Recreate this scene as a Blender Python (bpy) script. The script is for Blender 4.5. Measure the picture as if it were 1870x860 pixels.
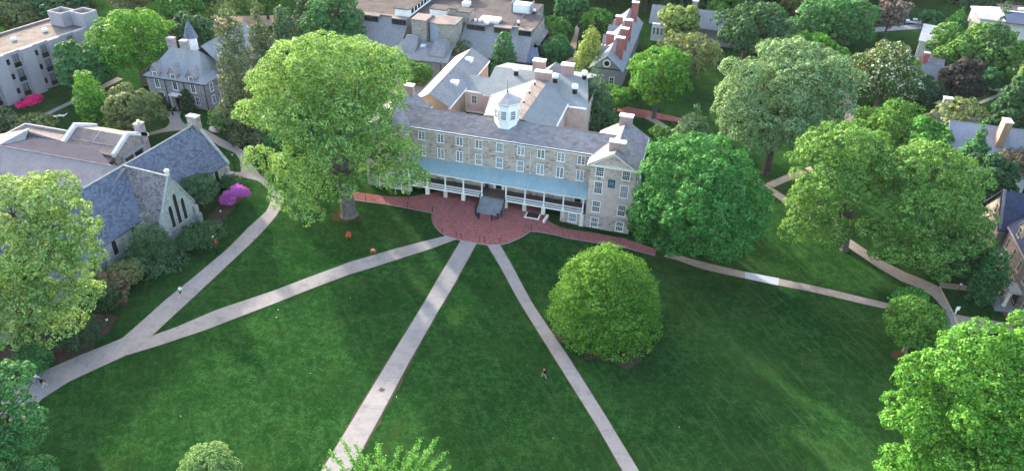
import bpy, bmesh, math, random
import numpy as np
from mathutils import Vector, Matrix
R = math.radians
scene = bpy.context.scene
col = scene.collection
for o in list(bpy.data.objects): bpy.data.objects.remove(o)

# ------------------------------------------------------------------ camera
FPX, PITCH, ROLL, YAW, CAMH = 1340.0, R(34.02), R(2.09), R(14.25), 68.0
_f = Vector((0, math.cos(PITCH), -math.sin(PITCH))); _r0 = Vector((1, 0, 0)); _u0 = _r0.cross(_f)
_r = math.cos(ROLL)*_r0 + math.sin(ROLL)*_u0; _u = -math.sin(ROLL)*_r0 + math.cos(ROLL)*_u0
_rot = Matrix.Rotation(YAW, 3, 'Z')
CR, CU, CF = _rot @ _r, _rot @ _u, _rot @ _f
camd = bpy.data.cameras.new('camera'); cam = bpy.data.objects.new('camera', camd); col.objects.link(cam)
camd.sensor_width = 36.0; camd.lens = FPX/1870*36.0; camd.clip_start = .5; camd.clip_end = 6000
m = Matrix.Identity(4)
for i in range(3): m[i][0], m[i][1], m[i][2] = CR[i], CU[i], -CF[i]
m[2][3] = CAMH
cam.matrix_world = m; scene.camera = cam

# ------------------------------------------------------------------ light
SUN_EL, SUN_DIR = R(16), R(-40)          # elevation; direction in which the light travels over the ground
w = bpy.data.worlds.new('World'); scene.world = w; w.use_nodes = True
nt = w.node_tree; bg = nt.nodes['Background']
sky = nt.nodes.new('ShaderNodeTexSky'); sky.sky_type = 'NISHITA'; sky.sun_disc = False
sdir = Vector((-math.cos(SUN_DIR)*math.cos(SUN_EL), -math.sin(SUN_DIR)*math.cos(SUN_EL), math.sin(SUN_EL)))
sky.sun_elevation = SUN_EL; sky.sun_rotation = math.atan2(sdir.x, sdir.y)
sky.air_density = 1.0; sky.dust_density = 3.0; sky.ozone_density = .2
nt.links.new(sky.outputs[0], bg.inputs[0]); bg.inputs[1].default_value = .15
sl = bpy.data.lights.new('sun', 'SUN'); sl.energy = 2.3; sl.angle = R(1.5); sl.color = (1, .93, .80)
so = bpy.data.objects.new('sun', sl); col.objects.link(so); so.rotation_euler = sdir.to_track_quat('Z', 'Y').to_euler()
scene.view_settings.view_transform = 'Standard'; scene.view_settings.look = 'None'
scene.view_settings.exposure = 2.75; scene.view_settings.gamma = 1
scene.render.engine = 'CYCLES'
cy = scene.cycles; cy.max_bounces = 5; cy.diffuse_bounces = 3; cy.glossy_bounces = 2; cy.transmission_bounces = 3
cy.use_adaptive_sampling = True; cy.adaptive_threshold = .02; cy.use_denoising = True; cy.caustics_reflective = cy.caustics_refractive = False

# ------------------------------------------------------------------ place on the ground
HX, HY = -29.92, 107.137                 # front centre of the long stone hall
def sstep(a, b, x):
    t = min(1, max(0, (x-a)/(b-a))); return t*t*(3-2*t)
def terr(x, y):
    a, b = x-HX, y-HY
    return sstep(14.5, 8, a)*sstep(-52, -38, a)*sstep(-27, -12, b)*sstep(45, 15, b)
def G(px, py, z=None):
    d = CF + CR*((px-935)/FPX) - CU*((py-430)/FPX)
    zz = 0 if z is None else z
    for _ in range(12):
        t = (zz-CAMH)/d.z; p = Vector((d.x*t, d.y*t, zz))
        if z is not None: break
        zz = terr(p.x, p.y)
    return p
def pxscale(p): return FPX/((p-Vector((0, 0, CAMH))).dot(CF))

# ------------------------------------------------------------------ materials
def rgb(c): return (c[0], c[1], c[2], 1)
class NT:
    def __init__(s, name):
        s.m = bpy.data.materials.new(name); s.m.use_nodes = True; s.t = s.m.node_tree; s.t.nodes.clear()
    def n(s, ty, **k):
        nd = s.t.nodes.new('ShaderNode'+ty)
        for a, v in k.items():
            if a.startswith('i_'):
                key = a[2:]; key = int(key) if key.isdigit() else key.replace('_', ' ')
                if hasattr(v, 'is_linked') or isinstance(v, bpy.types.NodeSocket): s.t.links.new(v, nd.inputs[key])
                else: nd.inputs[key].default_value = v
            else: setattr(nd, a, v)
        return nd
    def mix(s, f, a, b, bt='MIX'):
        nd = s.n('Mix', data_type='RGBA', blend_type=bt)
        for i, v in ((0, f), (6, a), (7, b)):
            if isinstance(v, bpy.types.NodeSocket): s.t.links.new(v, nd.inputs[i])
            else: nd.inputs[i].default_value = rgb(v) if i > 0 else v
        return nd.outputs[2]
    def ramp(s, f, stops):
        nd = s.n('ValToRGB', i_0=f); el = nd.color_ramp.elements
        while len(el) > 1: el.remove(el[-1])
        el[0].position = stops[0][0]; el[0].color = rgb(stops[0][1]) if not isinstance(stops[0][1], (int, float)) else (stops[0][1],)*3+(1,)
        for p, c in stops[1:]:
            e = el.new(p); e.color = rgb(c) if not isinstance(c, (int, float)) else (c, c, c, 1)
        return nd.outputs[0]
    def noise(s, sc, vec=None, det=4, rough=.55, dim='3D'):
        nd = s.n('TexNoise', i_Scale=sc, i_Detail=det, i_Roughness=rough)
        if vec: s.t.links.new(vec, nd.inputs['Vector'])
        return nd.outputs[0]
    def out(s, colr, rough=.8, bump=None, bstr=.3, bdist=.05, metal=0, spec=.3):
        p = s.n('BsdfPrincipled'); p.inputs['Roughness'].default_value = rough; p.inputs['Metallic'].default_value = metal
        p.inputs['Specular IOR Level'].default_value = spec
        if isinstance(colr, bpy.types.NodeSocket): s.t.links.new(colr, p.inputs[0])
        else: p.inputs[0].default_value = rgb(colr)
        if bump is not None:
            b = s.n('Bump', i_Strength=bstr, i_Distance=bdist, i_Height=bump); s.t.links.new(b.outputs[0], p.inputs['Normal'])
        o = s.n('OutputMaterial'); s.t.links.new(p.outputs[0], o.inputs[0]); return s.m
def sc3(c, k): return tuple(min(1, x*k) for x in c)
def m_plain(name, c, rough=.7, var=.18, scale=1.5, metal=0, spec=.03):
    t = NT(name); co = t.n('TexCoord').outputs['Object']
    a = t.noise(scale, co, 5); b = t.noise(scale*9, co, 3)
    f = t.n('Math', operation='ADD', i_0=a, i_1=b).outputs[0]
    cc = t.ramp(f, [(.7, sc3(c, 1-var)), (1.0, c), (1.3, sc3(c, 1+var))])
    return t.out(cc, rough, b, .15, .02, metal, spec)
def m_stone(name, c1, c2, c3, mortar, sx=2.2, sz=3.6, patch=None):
    t = NT(name); uv = t.n('UVMap').outputs[0]
    mp = t.n('Mapping', i_Vector=uv); mp.inputs['Scale'].default_value = (sx, sz, 1)
    wv = t.noise(1.2, uv, 3); v3 = t.n('VectorMath', operation='ADD', i_0=mp.outputs[0]); 
    sep = t.n('CombineXYZ', i_0=wv, i_1=wv, i_2=0.); t.t.links.new(sep.outputs[0], v3.inputs[1])
    vo = t.n('TexVoronoi', feature='F1', i_Scale=1.0, i_Vector=v3.outputs[0]); ed = t.n('TexVoronoi', feature='DISTANCE_TO_EDGE', i_Scale=1.0, i_Vector=v3.outputs[0])
    cs = t.n('SeparateColor', i_0=vo.outputs['Color'])
    cc = t.ramp(cs.outputs[0], [(0, c1), (.45, c2), (.8, c3), (1, sc3(c1, .55))])
    big = t.noise(.25, uv, 3); cc = t.mix(t.ramp(big, [(.35, 0), (.7, .5)]), cc, sc3(c2, 1.25))
    e = t.ramp(ed.outputs['Distance'], [(.02, 1), (.10, 0)])
    cc = t.mix(e, cc, mortar)
    grime = t.noise(.8, uv, 5); cc = t.mix(t.ramp(grime, [(.5, 0), (.75, .35)]), cc, sc3(c1, .6))
    return t.out(cc, .88, ed.outputs['Distance'], .5, .04, 0, .05)
def m_slate(name, c, var=.25, w=.35, h=.22, patch=None, rough=.75):
    t = NT(name); uv = t.n('UVMap').outputs[0]
    br = t.n('TexBrick', i_Vector=uv, i_Scale=1.0, i_Color1=rgb(sc3(c, 1-var)), i_Color2=rgb(sc3(c, 1+var)), i_Mortar=rgb(sc3(c, .6)))
    br.inputs['Brick Width'].default_value = w; br.inputs['Row Height'].default_value = h; br.inputs['Mortar Size'].default_value = .012; br.inputs['Bias'].default_value = -.1
    n1 = t.noise(.35, uv, 5, .6); n2 = t.noise(3.5, uv, 4)
    cc = t.mix(t.ramp(n1, [(.35, 0), (.7, .55)]), br.outputs[0], patch or sc3(c, 1.35))
    cc = t.mix(t.ramp(n2, [(.4, 0), (.75, .4)]), cc, sc3(c, .65))
    st = t.n('Mapping', i_Vector=uv); st.inputs['Scale'].default_value = (1.6, .12, 1)
    n3 = t.noise(1.0, st.outputs[0], 4); cc = t.mix(t.ramp(n3, [(.5, 0), (.8, .3)]), cc, sc3(c, .6))
    return t.out(cc, rough, br.outputs['Fac'], -.4, .02, 0, .0)
def m_brick(name, c, mortar, w=.22, h=.075, var=.25, rough=.85):
    t = NT(name); uv = t.n('UVMap').outputs[0]
    br = t.n('TexBrick', i_Vector=uv, i_Scale=1.0, i_Color1=rgb(sc3(c, 1-var)), i_Color2=rgb(sc3(c, 1+var)), i_Mortar=rgb(mortar))
    br.inputs['Brick Width'].default_value = w; br.inputs['Row Height'].default_value = h; br.inputs['Mortar Size'].default_value = .008
    n1 = t.noise(.3, uv, 5, .6); n2 = t.noise(2.2, uv, 5)
    cc = t.mix(t.ramp(n1, [(.4, 0), (.7, .45)]), br.outputs[0], sc3(c, .65)); cc = t.mix(t.ramp(n2, [(.45, 0), (.8, .4)]), cc, sc3(mortar, .9))
    return t.out(cc, rough, br.outputs['Fac'], -.3, .01, 0, .05)
def m_ground(name, stops, scs=(.12, .9, 6), wts=(.45, .35, .2), stripes=0, bump=.6, slabs=0):
    t = NT(name); co = t.n('TexCoord').outputs['Object']
    tot = None
    for s_, w_ in zip(scs, wts):
        a = t.n('Math', operation='MULTIPLY', i_0=t.noise(s_, co, 6, .6), i_1=w_).outputs[0]
        tot = a if tot is None else t.n('Math', operation='ADD', i_0=tot, i_1=a).outputs[0]
    cc = t.ramp(tot, stops)
    hi = t.noise(14, co, 4, .7)
    cc = t.mix(t.ramp(hi, [(.35, .0), (.75, .5)]), cc, sc3(stops[-1][1], 1.0))
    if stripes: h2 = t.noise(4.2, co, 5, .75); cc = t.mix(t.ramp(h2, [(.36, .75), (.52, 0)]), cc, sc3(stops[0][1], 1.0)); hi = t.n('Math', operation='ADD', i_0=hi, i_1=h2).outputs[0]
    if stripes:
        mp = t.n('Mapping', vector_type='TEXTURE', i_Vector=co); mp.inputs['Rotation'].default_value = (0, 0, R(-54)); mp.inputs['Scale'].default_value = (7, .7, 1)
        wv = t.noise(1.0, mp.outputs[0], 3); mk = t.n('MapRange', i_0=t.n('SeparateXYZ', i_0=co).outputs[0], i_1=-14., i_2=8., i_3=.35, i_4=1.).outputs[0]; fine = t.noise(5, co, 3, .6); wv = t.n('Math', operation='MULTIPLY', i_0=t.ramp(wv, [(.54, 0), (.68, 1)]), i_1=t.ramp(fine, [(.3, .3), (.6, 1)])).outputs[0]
        cc = t.mix(t.n('Math', operation='MULTIPLY', i_0=t.n('Math', operation='MULTIPLY', i_0=wv, i_1=mk).outputs[0], i_1=stripes*2).outputs[0], cc, (.046, .088, .032)); pl = t.n('Math', operation='MULTIPLY', i_0=t.ramp(t.noise(.07, co, 5, .65), [(.42, 0), (.62, 1)]), i_1=mk).outputs[0]; cc = t.mix(t.n('Math', operation='MULTIPLY', i_0=pl, i_1=.4).outputs[0], cc, (.030, .064, .018))  # broad paler patches towards the right: sunlit grass painted into the colour
        # worn, straw coloured flecks and small clover spots
        sp = t.noise(1.1, co, 4, .65); cc = t.mix(t.ramp(sp, [(.58, 0), (.72, .55)]), cc, (.032, .074, .026)); st = t.noise(.16, co, 5, .65); cc = t.mix(t.ramp(st, [(.55, 0), (.72, .5)]), cc, (.032, .056, .014))
    if slabs:
        uv = t.n('UVMap').outputs[0]; br = t.n('TexBrick', i_Vector=uv, i_Scale=1.0, i_Color1=rgb((.95,)*3), i_Color2=rgb((1.04,)*3), i_Mortar=rgb((.78,)*3)); br.offset = 0
        br.inputs['Brick Width'].default_value = 50; br.inputs['Row Height'].default_value = slabs; br.inputs['Mortar Size'].default_value = .03
        cc = t.mix(1.0, cc, br.outputs[0], 'MULTIPLY'); stn = t.noise(.7, co, 6, .7); cc = t.mix(t.ramp(stn, [(.52, 0), (.68, .45)]), cc, sc3(stops[0][1], .62))
    return t.out(cc, .95, hi, bump, .12, 0, 0.)
def m_leaf(name, c, tip, var=.35, trans=.32, hue=None):
    t = NT(name); g = t.n('NewGeometry'); rnd = g.outputs['Random Per Island']
    co = t.n('TexCoord').outputs['Object']; n1 = t.noise(.35, co, 3)
    f = t.n('Math', operation='ADD', i_0=t.n('Math', operation='MULTIPLY', i_0=rnd, i_1=.6).outputs[0], i_1=t.n('Math', operation='MULTIPLY', i_0=n1, i_1=.5).outputs[0]).outputs[0]
    cc = t.ramp(f, [(.12, sc3(c, 1-var*1.25)), (.42, c), (.66, tuple((a+b)/2 for a, b in zip(c, tip))), (.86, tip)])
    if name.endswith('chest'): cc = t.ramp(f, [(.12, sc3(c, .5)), (.5, c), (.74, sc3(c, 1.6)), (.80, tip)])
    d = t.n('BsdfPrincipled'); t.t.links.new(cc, d.inputs[0]); d.inputs['Roughness'].default_value = .65; d.inputs['Specular IOR Level'].default_value = .05
    tr = t.n('BsdfTranslucent'); tc = t.mix(.5, cc, (tip[0]*1.3, tip[1]*1.25, tip[2]*.6)); t.t.links.new(tc, tr.inputs[0])
    mx = t.n('MixShader', i_0=trans*.7); t.t.links.new(d.outputs[0], mx.inputs[1]); t.t.links.new(tr.outputs[0], mx.inputs[2])
    o = t.n('OutputMaterial'); t.t.links.new(mx.outputs[0], o.inputs[0]); return t.m

WHITE = m_plain('white_paint', (.74, .74, .74), .5, .08)
CREAM = m_plain('cream_paint', (.66, .62, .55), .6, .1)
IRON = m_plain('black_iron', (.02, .02, .022), .5, .2)
GLASS = NT('window_glass').out((.02, .025, .03), .08, spec=.6)
GLASS_L = NT('pale_window_glass').out((.16, .18, .2), .1, spec=.6)
STONE = m_stone('grey_brown_rubble_stone', (.25, .20, .18), (.41, .34, .30), (.49, .41, .36), (.47, .41, .365), 1.5, 2.7)
STUCCO = m_plain('pinkish_render', (.50, .405, .37), .9, .14, .9)
STONE_B = m_stone('basement_rubble_stone', (.22, .185, .185), (.37, .315, .30), (.46, .385, .355), (.44, .39, .37), 1.7, 3.0)
STONE_G = m_stone('pale_grey_chapel_stone', (.24, .255, .255), (.32, .335, .335), (.38, .39, .38), (.35, .365, .36), 2.0, 3.6)
STONE_P = m_stone('purple_grey_stone', (.19, .17, .18), (.28, .245, .26), (.36, .315, .325), (.33, .305, .31), 2.0, 3.6)
STONE_T = m_stone('tan_tower_stone', (.20, .19, .175), (.28, .26, .235), (.34, .32, .28), (.3, .28, .26), 1.6, 3.2)
SLATE = m_slate('purple_grey_slate', (.20, .19, .205), .3, .8, .42, (.28, .265, .275))
SLATE_B = m_slate('blue_grey_slate', (.125, .145, .205), .5, .42, .27, (.18, .20, .265))
SLATE_R = m_slate('mottled_pink_slate', (.18, .165, .18), .6, .42, .27, (.28, .245, .255))
SLATE_L = m_slate('pale_grey_slate', (.215, .22, .235), .2, .4, .24, (.28, .28, .29))
TIN_B = m_slate('pale_blue_grey_roof', (.18, .205, .22), .1, .5, .3, (.24, .265, .275), .7)
TIN_PORCH = m_slate('light_teal_metal_roof', (.27, .38, .42), .06, .55, 20, (.33, .44, .47), .45)
GRAVEL_ROOF = m_plain('brown_gravel_roof', (.075, .065, .066), .95, .25, .4)
TAN_ROOF = m_plain('tan_flat_roof', (.165, .142, .135), .9, .22, .3)
CONC = m_plain('pale_grey_concrete', (.42, .41, .43), .85, .1, .5)
CONC_D = m_plain('lilac_grey_concrete_wall', (.29, .275, .305), .9, .08, .4)
CHIM = m_brick('pink_brick', (.34, .22, .20), (.38, .32, .3))
REDBRICK = m_brick('red_brick', (.30, .075, .07), (.3, .2, .18))
ORANGEBRICK = m_brick('orange_brick', (.34, .20, .135), (.45, .34, .26))
GREYSTEP = m_plain('grey_stone_step', (.20, .22, .24), .85, .12, 1.2)
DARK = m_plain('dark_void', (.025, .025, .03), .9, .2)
YELLOWWOOD = m_plain('straw_coloured_board', (.24, .20, .145), .7, .12, 3)
BLUEP = m_plain('blue_paint', (.035, .085, .12), .5, .1)
PALEBLUE = m_plain('pale_blue_paint', (.14, .24, .29), .5, .1)
ALU = m_plain('white_metal_vent', (.72, .74, .76), .35, .06, 2, .2)
ORANGE = m_plain('orange_paint', (.34, .075, .035), .55, .1)
BARK = m_plain('grey_brown_bark', (.115, .10, .092), .95, .35, 2.5)
BARK_D = m_plain('dark_bark', (.07, .055, .05), .95, .35, 2.5)

# ------------------------------------------------------------------ mesh helper
class MB:
    def __init__(s): s.v, s.f, s.mi, s.cur = [], [], [], 0
    def poly(s, pts, mi=None):
        b = len(s.v); s.v += [tuple(p) for p in pts]; s.f.append(tuple(range(b, b+len(pts)))); s.mi.append(s.cur if mi is None else mi); return s
    def box(s, x0, y0, z0, x1, y1, z1, tx=0, ty=0):
        c = [(x0, y0, z0), (x1, y0, z0), (x1, y1, z0), (x0, y1, z0), (x0+tx, y0+ty, z1), (x1-tx, y0+ty, z1), (x1-tx, y1-ty, z1), (x0+tx, y1-ty, z1)]
        for q in ((0, 3, 2, 1), (4, 5, 6, 7), (0, 1, 5, 4), (1, 2, 6, 5), (2, 3, 7, 6), (3, 0, 4, 7)): s.poly([c[i] for i in q])
        return s
    def slab(s, pts, t=.2):
        pts = [Vector(p) for p in pts]
        n = (pts[1]-pts[0]).cross(pts[2]-pts[0])
        if n.z < 0: pts = pts[::-1]
        lo = [p-Vector((0, 0, t)) for p in pts]
        s.poly(pts); s.poly(lo[::-1])
        for i in range(len(pts)):
            j = (i+1) % len(pts); s.poly([lo[i], lo[j], pts[j], pts[i]])
        return s
    def tube(s, path, rad, n=7, cap=True):
        path = [Vector(p) for p in path]
        if not hasattr(rad, '__len__'): rad = [rad]*len(path)
        rings = []
        for i, p in enumerate(path):
            d = (path[min(i+1, len(path)-1)]-path[max(i-1, 0)]).normalized()
            a = d.orthogonal().normalized() if abs(d.z) < .98 else Vector((1, 0, 0)); a = (a-d*a.dot(d)).normalized(); b = d.cross(a)
            rings.append([p+rad[i]*(math.cos(2*math.pi*k/n)*a+math.sin(2*math.pi*k/n)*b) for k in range(n)])
        for i in range(len(rings)-1):
            for k in range(n):
                l = (k+1) % n; s.poly([rings[i][k], rings[i][l], rings[i+1][l], rings[i+1][k]])
        if cap: s.poly(rings[0][::-1]); s.poly(rings[-1])
        return s
    def lathe(s, x, y, prof, n=8, rot=0):
        rings = [[(x+r*math.cos(2*math.pi*(k+rot)/n), y+r*math.sin(2*math.pi*(k+rot)/n), z) for k in range(n)] for r, z in prof]
        for i in range(len(rings)-1):
            for k in range(n):
                l = (k+1) % n; s.poly([rings[i][k], rings[i][l], rings[i+1][l], rings[i+1][k]])
        s.poly(rings[0][::-1]); s.poly(rings[-1]); return s
    def wall(s, x0, x1, z0, z1, ops=(), y=0., depth=.16, back=False):
        """wall in the plane y, seen from -y, with real openings (xa, xb, za, zb) and reveals"""
        xs = sorted({x0, x1, *[q for o in ops for q in o[:2]]}); zs = sorted({z0, z1, *[q for o in ops for q in o[2:4]]})
        for i in range(len(xs)-1):
            for k in range(len(zs)-1):
                cx, cz = (xs[i]+xs[i+1])/2, (zs[k]+zs[k+1])/2
                if any(o[0] < cx < o[1] and o[2] < cz < o[3] for o in ops): continue
                s.poly([(xs[i], y, zs[k]), (xs[i+1], y, zs[k]), (xs[i+1], y, zs[k+1]), (xs[i], y, zs[k+1])])
        d = y+depth
        for a, b, c, e in [o[:4] for o in ops]:
            s.poly([(a, y, c), (a, d, c), (a, d, e), (a, y, e)]); s.poly([(b, y, e), (b, d, e), (b, d, c), (b, y, c)])
            s.poly([(a, y, e), (a, d, e), (b, d, e), (b, y, e)]); s.poly([(a, y, c), (b, y, c), (b, d, c), (a, d, c)])
        return s
    def xf(s, M, start=0):
        for i in range(start, len(s.v)): s.v[i] = tuple(M @ Vector(s.v[i]))
        return s
    def mesh(s, name, mats, smooth=False):
        me = bpy.data.meshes.new(name); me.from_pydata(s.v, [], s.f)
        if not isinstance(mats, (list, tuple)): mats = [mats]
        for m_ in mats: me.materials.append(m_)
        if len(mats) > 1: me.polygons.foreach_set('material_index', s.mi)
        uvl = me.uv_layers.new(name='UVMap')
        data = np.zeros(len(me.loops)*2, np.float32); k = 0
        for f in s.f:
            p = [Vector(s.v[i]) for i in f]; n = Vector((0, 0, 0))
            for i in range(1, len(p)-1): n += (p[i]-p[0]).cross(p[i+1]-p[0])
            n = n.normalized() if n.length > 1e-12 else Vector((0, 0, 1))
            t = Vector((0, 0, 1)).cross(n); t = t.normalized() if t.length > .02 else Vector((1, 0, 0)); b = n.cross(t)
            for q in p: data[k] = q.dot(t); data[k+1] = q.dot(b); k += 2
        uvl.data.foreach_set('uv', data)
        if smooth: me.polygons.foreach_set('use_smooth', [True]*len(me.polygons))
        me.update(); return me
    def build(s, name, mats, parent=None, smooth=False):
        o = bpy.data.objects.new(name, s.mesh(name, mats, smooth)); col.objects.link(o)
        if parent: o.parent = parent
        return o
def tag(o, label=None, cat=None, group=None, kind=None):
    if label: o['label'] = label
    if cat: o['category'] = cat
    if group: o['group'] = group
    if kind: o['kind'] = kind
    return o
def thing(name, label, cat, loc=(0, 0, 0), rz=0, group=None):
    o = bpy.data.objects.new(name, None); col.objects.link(o); o.location = loc; o.rotation_euler = (0, 0, rz); o.empty_display_size = .5
    return tag(o, label, cat, group)
def part(name, parent, loc=(0, 0, 0), rz=0):
    o = bpy.data.objects.new(name, None); col.objects.link(o); o.parent = parent; o.location = loc; o.rotation_euler = (0, 0, rz); return o
def copy_tree(src, parent=None, loc=None, rz=None, label=None):
    c = src.copy(); col.objects.link(c); c.parent = parent
    if loc is not None: c.location = loc
    if rz is not None: c.rotation_euler[2] = rz
    if label: c['label'] = label
    for ch in list(src.children): copy_tree(ch, c)
    return c

# windows: frame (shared mesh) with its pane as a child
_wc = {}; WR = random.Random(8); GLASS_M = NT('sky_reflecting_glass').out((.07, .08, .095), .06, spec=.7)  # paler glass: a sky reflection put into the base colour
def window(parent, x, y, z, wd, h, style='sash', rz=0, frame=WHITE, glass=None, sur=.13, name='window', solid=False):
    if glass is None: glass = WR.choice((GLASS, GLASS, GLASS_M, GLASS_L)) if frame is WHITE else GLASS  # some panes paler at random: reflections and blinds painted as glass colour
    if solid: x, y = x+.13*math.sin(rz), y-.13*math.cos(rz)      # planted on a wall without an opening
    key = (round(wd, 2), round(h, 2), style, frame.name, glass.name, sur)
    if key not in _wc:
        f = MB(); a = wd/2
        f.box(-a, -.05, 0, -a+sur, .1, h); f.box(a-sur, -.05, 0, a, .1, h); f.box(-a+sur, -.048, h-sur, a-sur, .1, h-.002)
        f.box(-a-.06, -.11, -.1, a+.06, .1, .04)
        iw, ih = wd-2*sur, h-sur-.04
        if style == 'casement':
            f.box(-.09, -.02, .04, .09, .09, h-sur)
            cols_ = [-a+sur+(a-sur-.09)/2, .09+(a-sur-.09)/2]; nr = max(3, round(ih/.42))
        elif style == 'sash':
            cols_ = [-a+sur+iw*k/4 for k in (1, 2, 3)]; nr = max(4, round(ih/.36))
            f.box(-a+sur, -.01, .04+ih/2-.03, a-sur, .09, .04+ih/2+.03)
        elif style == 'two':
            cols_ = [0]; nr = 2
        else: cols_ = []; nr = 1
        for c in cols_: f.box(c-.016, .015, .04, c+.016, .088, h-sur)
        for k in range(1, nr):
            zz = .04+ih*k/nr; f.box(-a+sur, .018, zz-.015, a-sur, .087, zz+.015)
        p = MB(); p.box(-a+sur-.01, .09, .03, a-sur+.01, .12, h-sur+.01)
        _wc[key] = (f.mesh(name, frame), p.mesh('pane', glass))
    o = bpy.data.objects.new(name, _wc[key][0]); col.objects.link(o); o.parent = parent; o.location = (x, y, z); o.rotation_euler = (0, 0, rz)
    q = bpy.data.objects.new('pane', _wc[key][1]); col.objects.link(q); q.parent = o
    return o
def wop(x, z, wd, h): return (x-wd/2+.01, x+wd/2-.01, z+.001, z+h-.01)
def chimney(parent, x, y, z0, z1, wx, wy, mat=CHIM, cap=WHITE):
    c = MB().box(x-wx/2, y-wy/2, z0, x+wx/2, y+wy/2, z1); o = c.build('chimney', mat, parent)
    MB().box(x-wx/2-.1, y-wy/2-.1, z1+.002, x+wx/2+.1, y+wy/2+.1, z1+.16).build('chimney_cap', cap, o)
    return o
def vent(parent, x, y, z, r=.55, h=1.1):
    o = MB().lathe(x, y, [(r*.75, z-.6), (r*.75, z+h*.5)], 10).build('roof_vent', IRON, parent)
    MB().lathe(x, y, [(r, z+h*.5), (r*1.05, z+h*.75), (r*.8, z+h*.95), (r*.3, z+h)], 12).build('vent_cap', ALU, o); return o
def gable_roof(name, parent, x0, x1, y0, y1, ze, zr, mat, axis='x', ov=.35, t=.18, ridge=None, mats2=None):
    """two slopes, each its own mesh; axis is the ridge direction"""
    if axis == 'x':
        m_ = (y0+y1)/2 if ridge is None else ridge
        for e, mt in ((y0, mat), (y1, mats2 or mat)):
            s = 1 if e == y1 else -1; k = (zr-ze)/abs(e-m_); ee = e+s*ov
            MB().slab([(x0-ov, ee, ze-k*ov), (x1+ov, ee, ze-k*ov), (x1+ov, m_, zr), (x0-ov, m_, zr)], t).build(name, mt, parent)
        MB().tube([(x0-ov, m_, zr-.02), (x1+ov, m_, zr-.02)], .1, 6).build('ridge_cap', mat, parent)
    else:
        m_ = (x0+x1)/2 if ridge is None else ridge
        for e, mt in ((x0, mat), (x1, mats2 or mat)):
            s = 1 if e == x1 else -1; k = (zr-ze)/abs(e-m_); ee = e+s*ov
            MB().slab([(ee, y0-ov, ze-k*ov), (ee, y1+ov, ze-k*ov), (m_, y1+ov, zr), (m_, y0-ov, zr)], t).build(name, mt, parent)
        MB().tube([(m_, y0-ov, zr-.02), (m_, y1+ov, zr-.02)], .1, 6).build('ridge_cap', mat, parent)

# ------------------------------------------------------------------ ground, paths
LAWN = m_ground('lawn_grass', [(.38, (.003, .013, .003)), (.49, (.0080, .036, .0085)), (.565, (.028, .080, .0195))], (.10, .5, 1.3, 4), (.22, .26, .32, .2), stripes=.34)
PATH_P = m_ground('pale_concrete_path', [(.35, (.19, .173, .17)), (.5, (.235, .215, .21)), (.65, (.27, .248, .24))], (.25, 2, 12), bump=.15, slabs=7.3)
PATH_G = m_ground('grey_asphalt_path', [(.35, (.185, .165, .165)), (.5, (.24, .215, .213)), (.65, (.285, .258, .25))], (.25, 2, 9), bump=.25, slabs=200)
PATH_T = m_ground('tan_gravel_path', [(.35, (.20, .165, .14)), (.5, (.26, .215, .185)), (.65, (.31, .26, .22))], (.25, 2, 9), bump=.25, slabs=4.2)
PATH_W = m_ground('new_white_concrete', [(.35, (.33, .34, .37)), (.65, (.40, .41, .44))], (.25, 2, 12), bump=.1)
ROADM = m_ground('worn_asphalt', [(.35, (.16, .15, .18)), (.65, (.24, .23, .26))], (.25, 2, 12), bump=.2)
SOIL = m_ground('bare_soil', [(.35, (.025, .036, .014)), (.65, (.075, .062, .036))], (.6, 3, 12), bump=.5)
MULCH = m_ground('brown_mulch', [(.35, (.04, .03, .022)), (.65, (.09, .062, .05))], (.6, 3, 12), bump=.6)
RMULCH = m_ground('reddish_leaf_litter', [(.35, (.03, .035, .014)), (.65, (.085, .046, .026))], (.6, 3, 12), bump=.6)
PAVE = m_brick('red_brick_paving', (.235, .082, .080), (.22, .13, .125), .42, .21, .3)

def axis_pts(a, b, lo, hi, st):
    l = [a, (a+lo)*.5, (a+3*lo)/4] + list(np.arange(lo, hi, st)) + [hi, (b+3*hi)/4, (b+hi)*.5, b]; return l
def make_lawn():
    xs = [-1800, -700, -320]+list(np.arange(-200, -90, 10))+list(np.arange(-90, -4, 1.25))+list(np.arange(-3, 110, 9))+[140, 300, 700, 1800]
    ys = [-900, -200, 0]+list(np.arange(20, 74, 6))+list(np.arange(75, 124, 1.25))+list(np.arange(125, 165, 4))+[200, 280, 400, 800, 2200]
    b = MB(); nx = len(xs)
    me = bpy.data.meshes.new('lawn')
    v = [(x, y, terr(x, y)) for y in ys for x in xs]
    f = [(j*nx+i, j*nx+i+1, (j+1)*nx+i+1, (j+1)*nx+i) for j in range(len(ys)-1) for i in range(nx-1)]
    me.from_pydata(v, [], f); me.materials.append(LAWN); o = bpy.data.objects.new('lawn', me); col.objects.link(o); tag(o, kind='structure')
make_lawn()
def resample(pl, n):
    pl = [Vector((p[0], p[1], 0)) for p in pl]; L = [0]
    for i in range(1, len(pl)): L.append(L[-1]+(pl[i]-pl[i-1]).length)
    out = []
    for k in range(n):
        t = L[-1]*k/(n-1); i = max(j for j in range(len(L)-1) if L[j] <= t+1e-9)
        s = (t-L[i])/max(1e-9, L[i+1]-L[i]); out.append(pl[i].lerp(pl[i+1], s))
    return out
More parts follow.
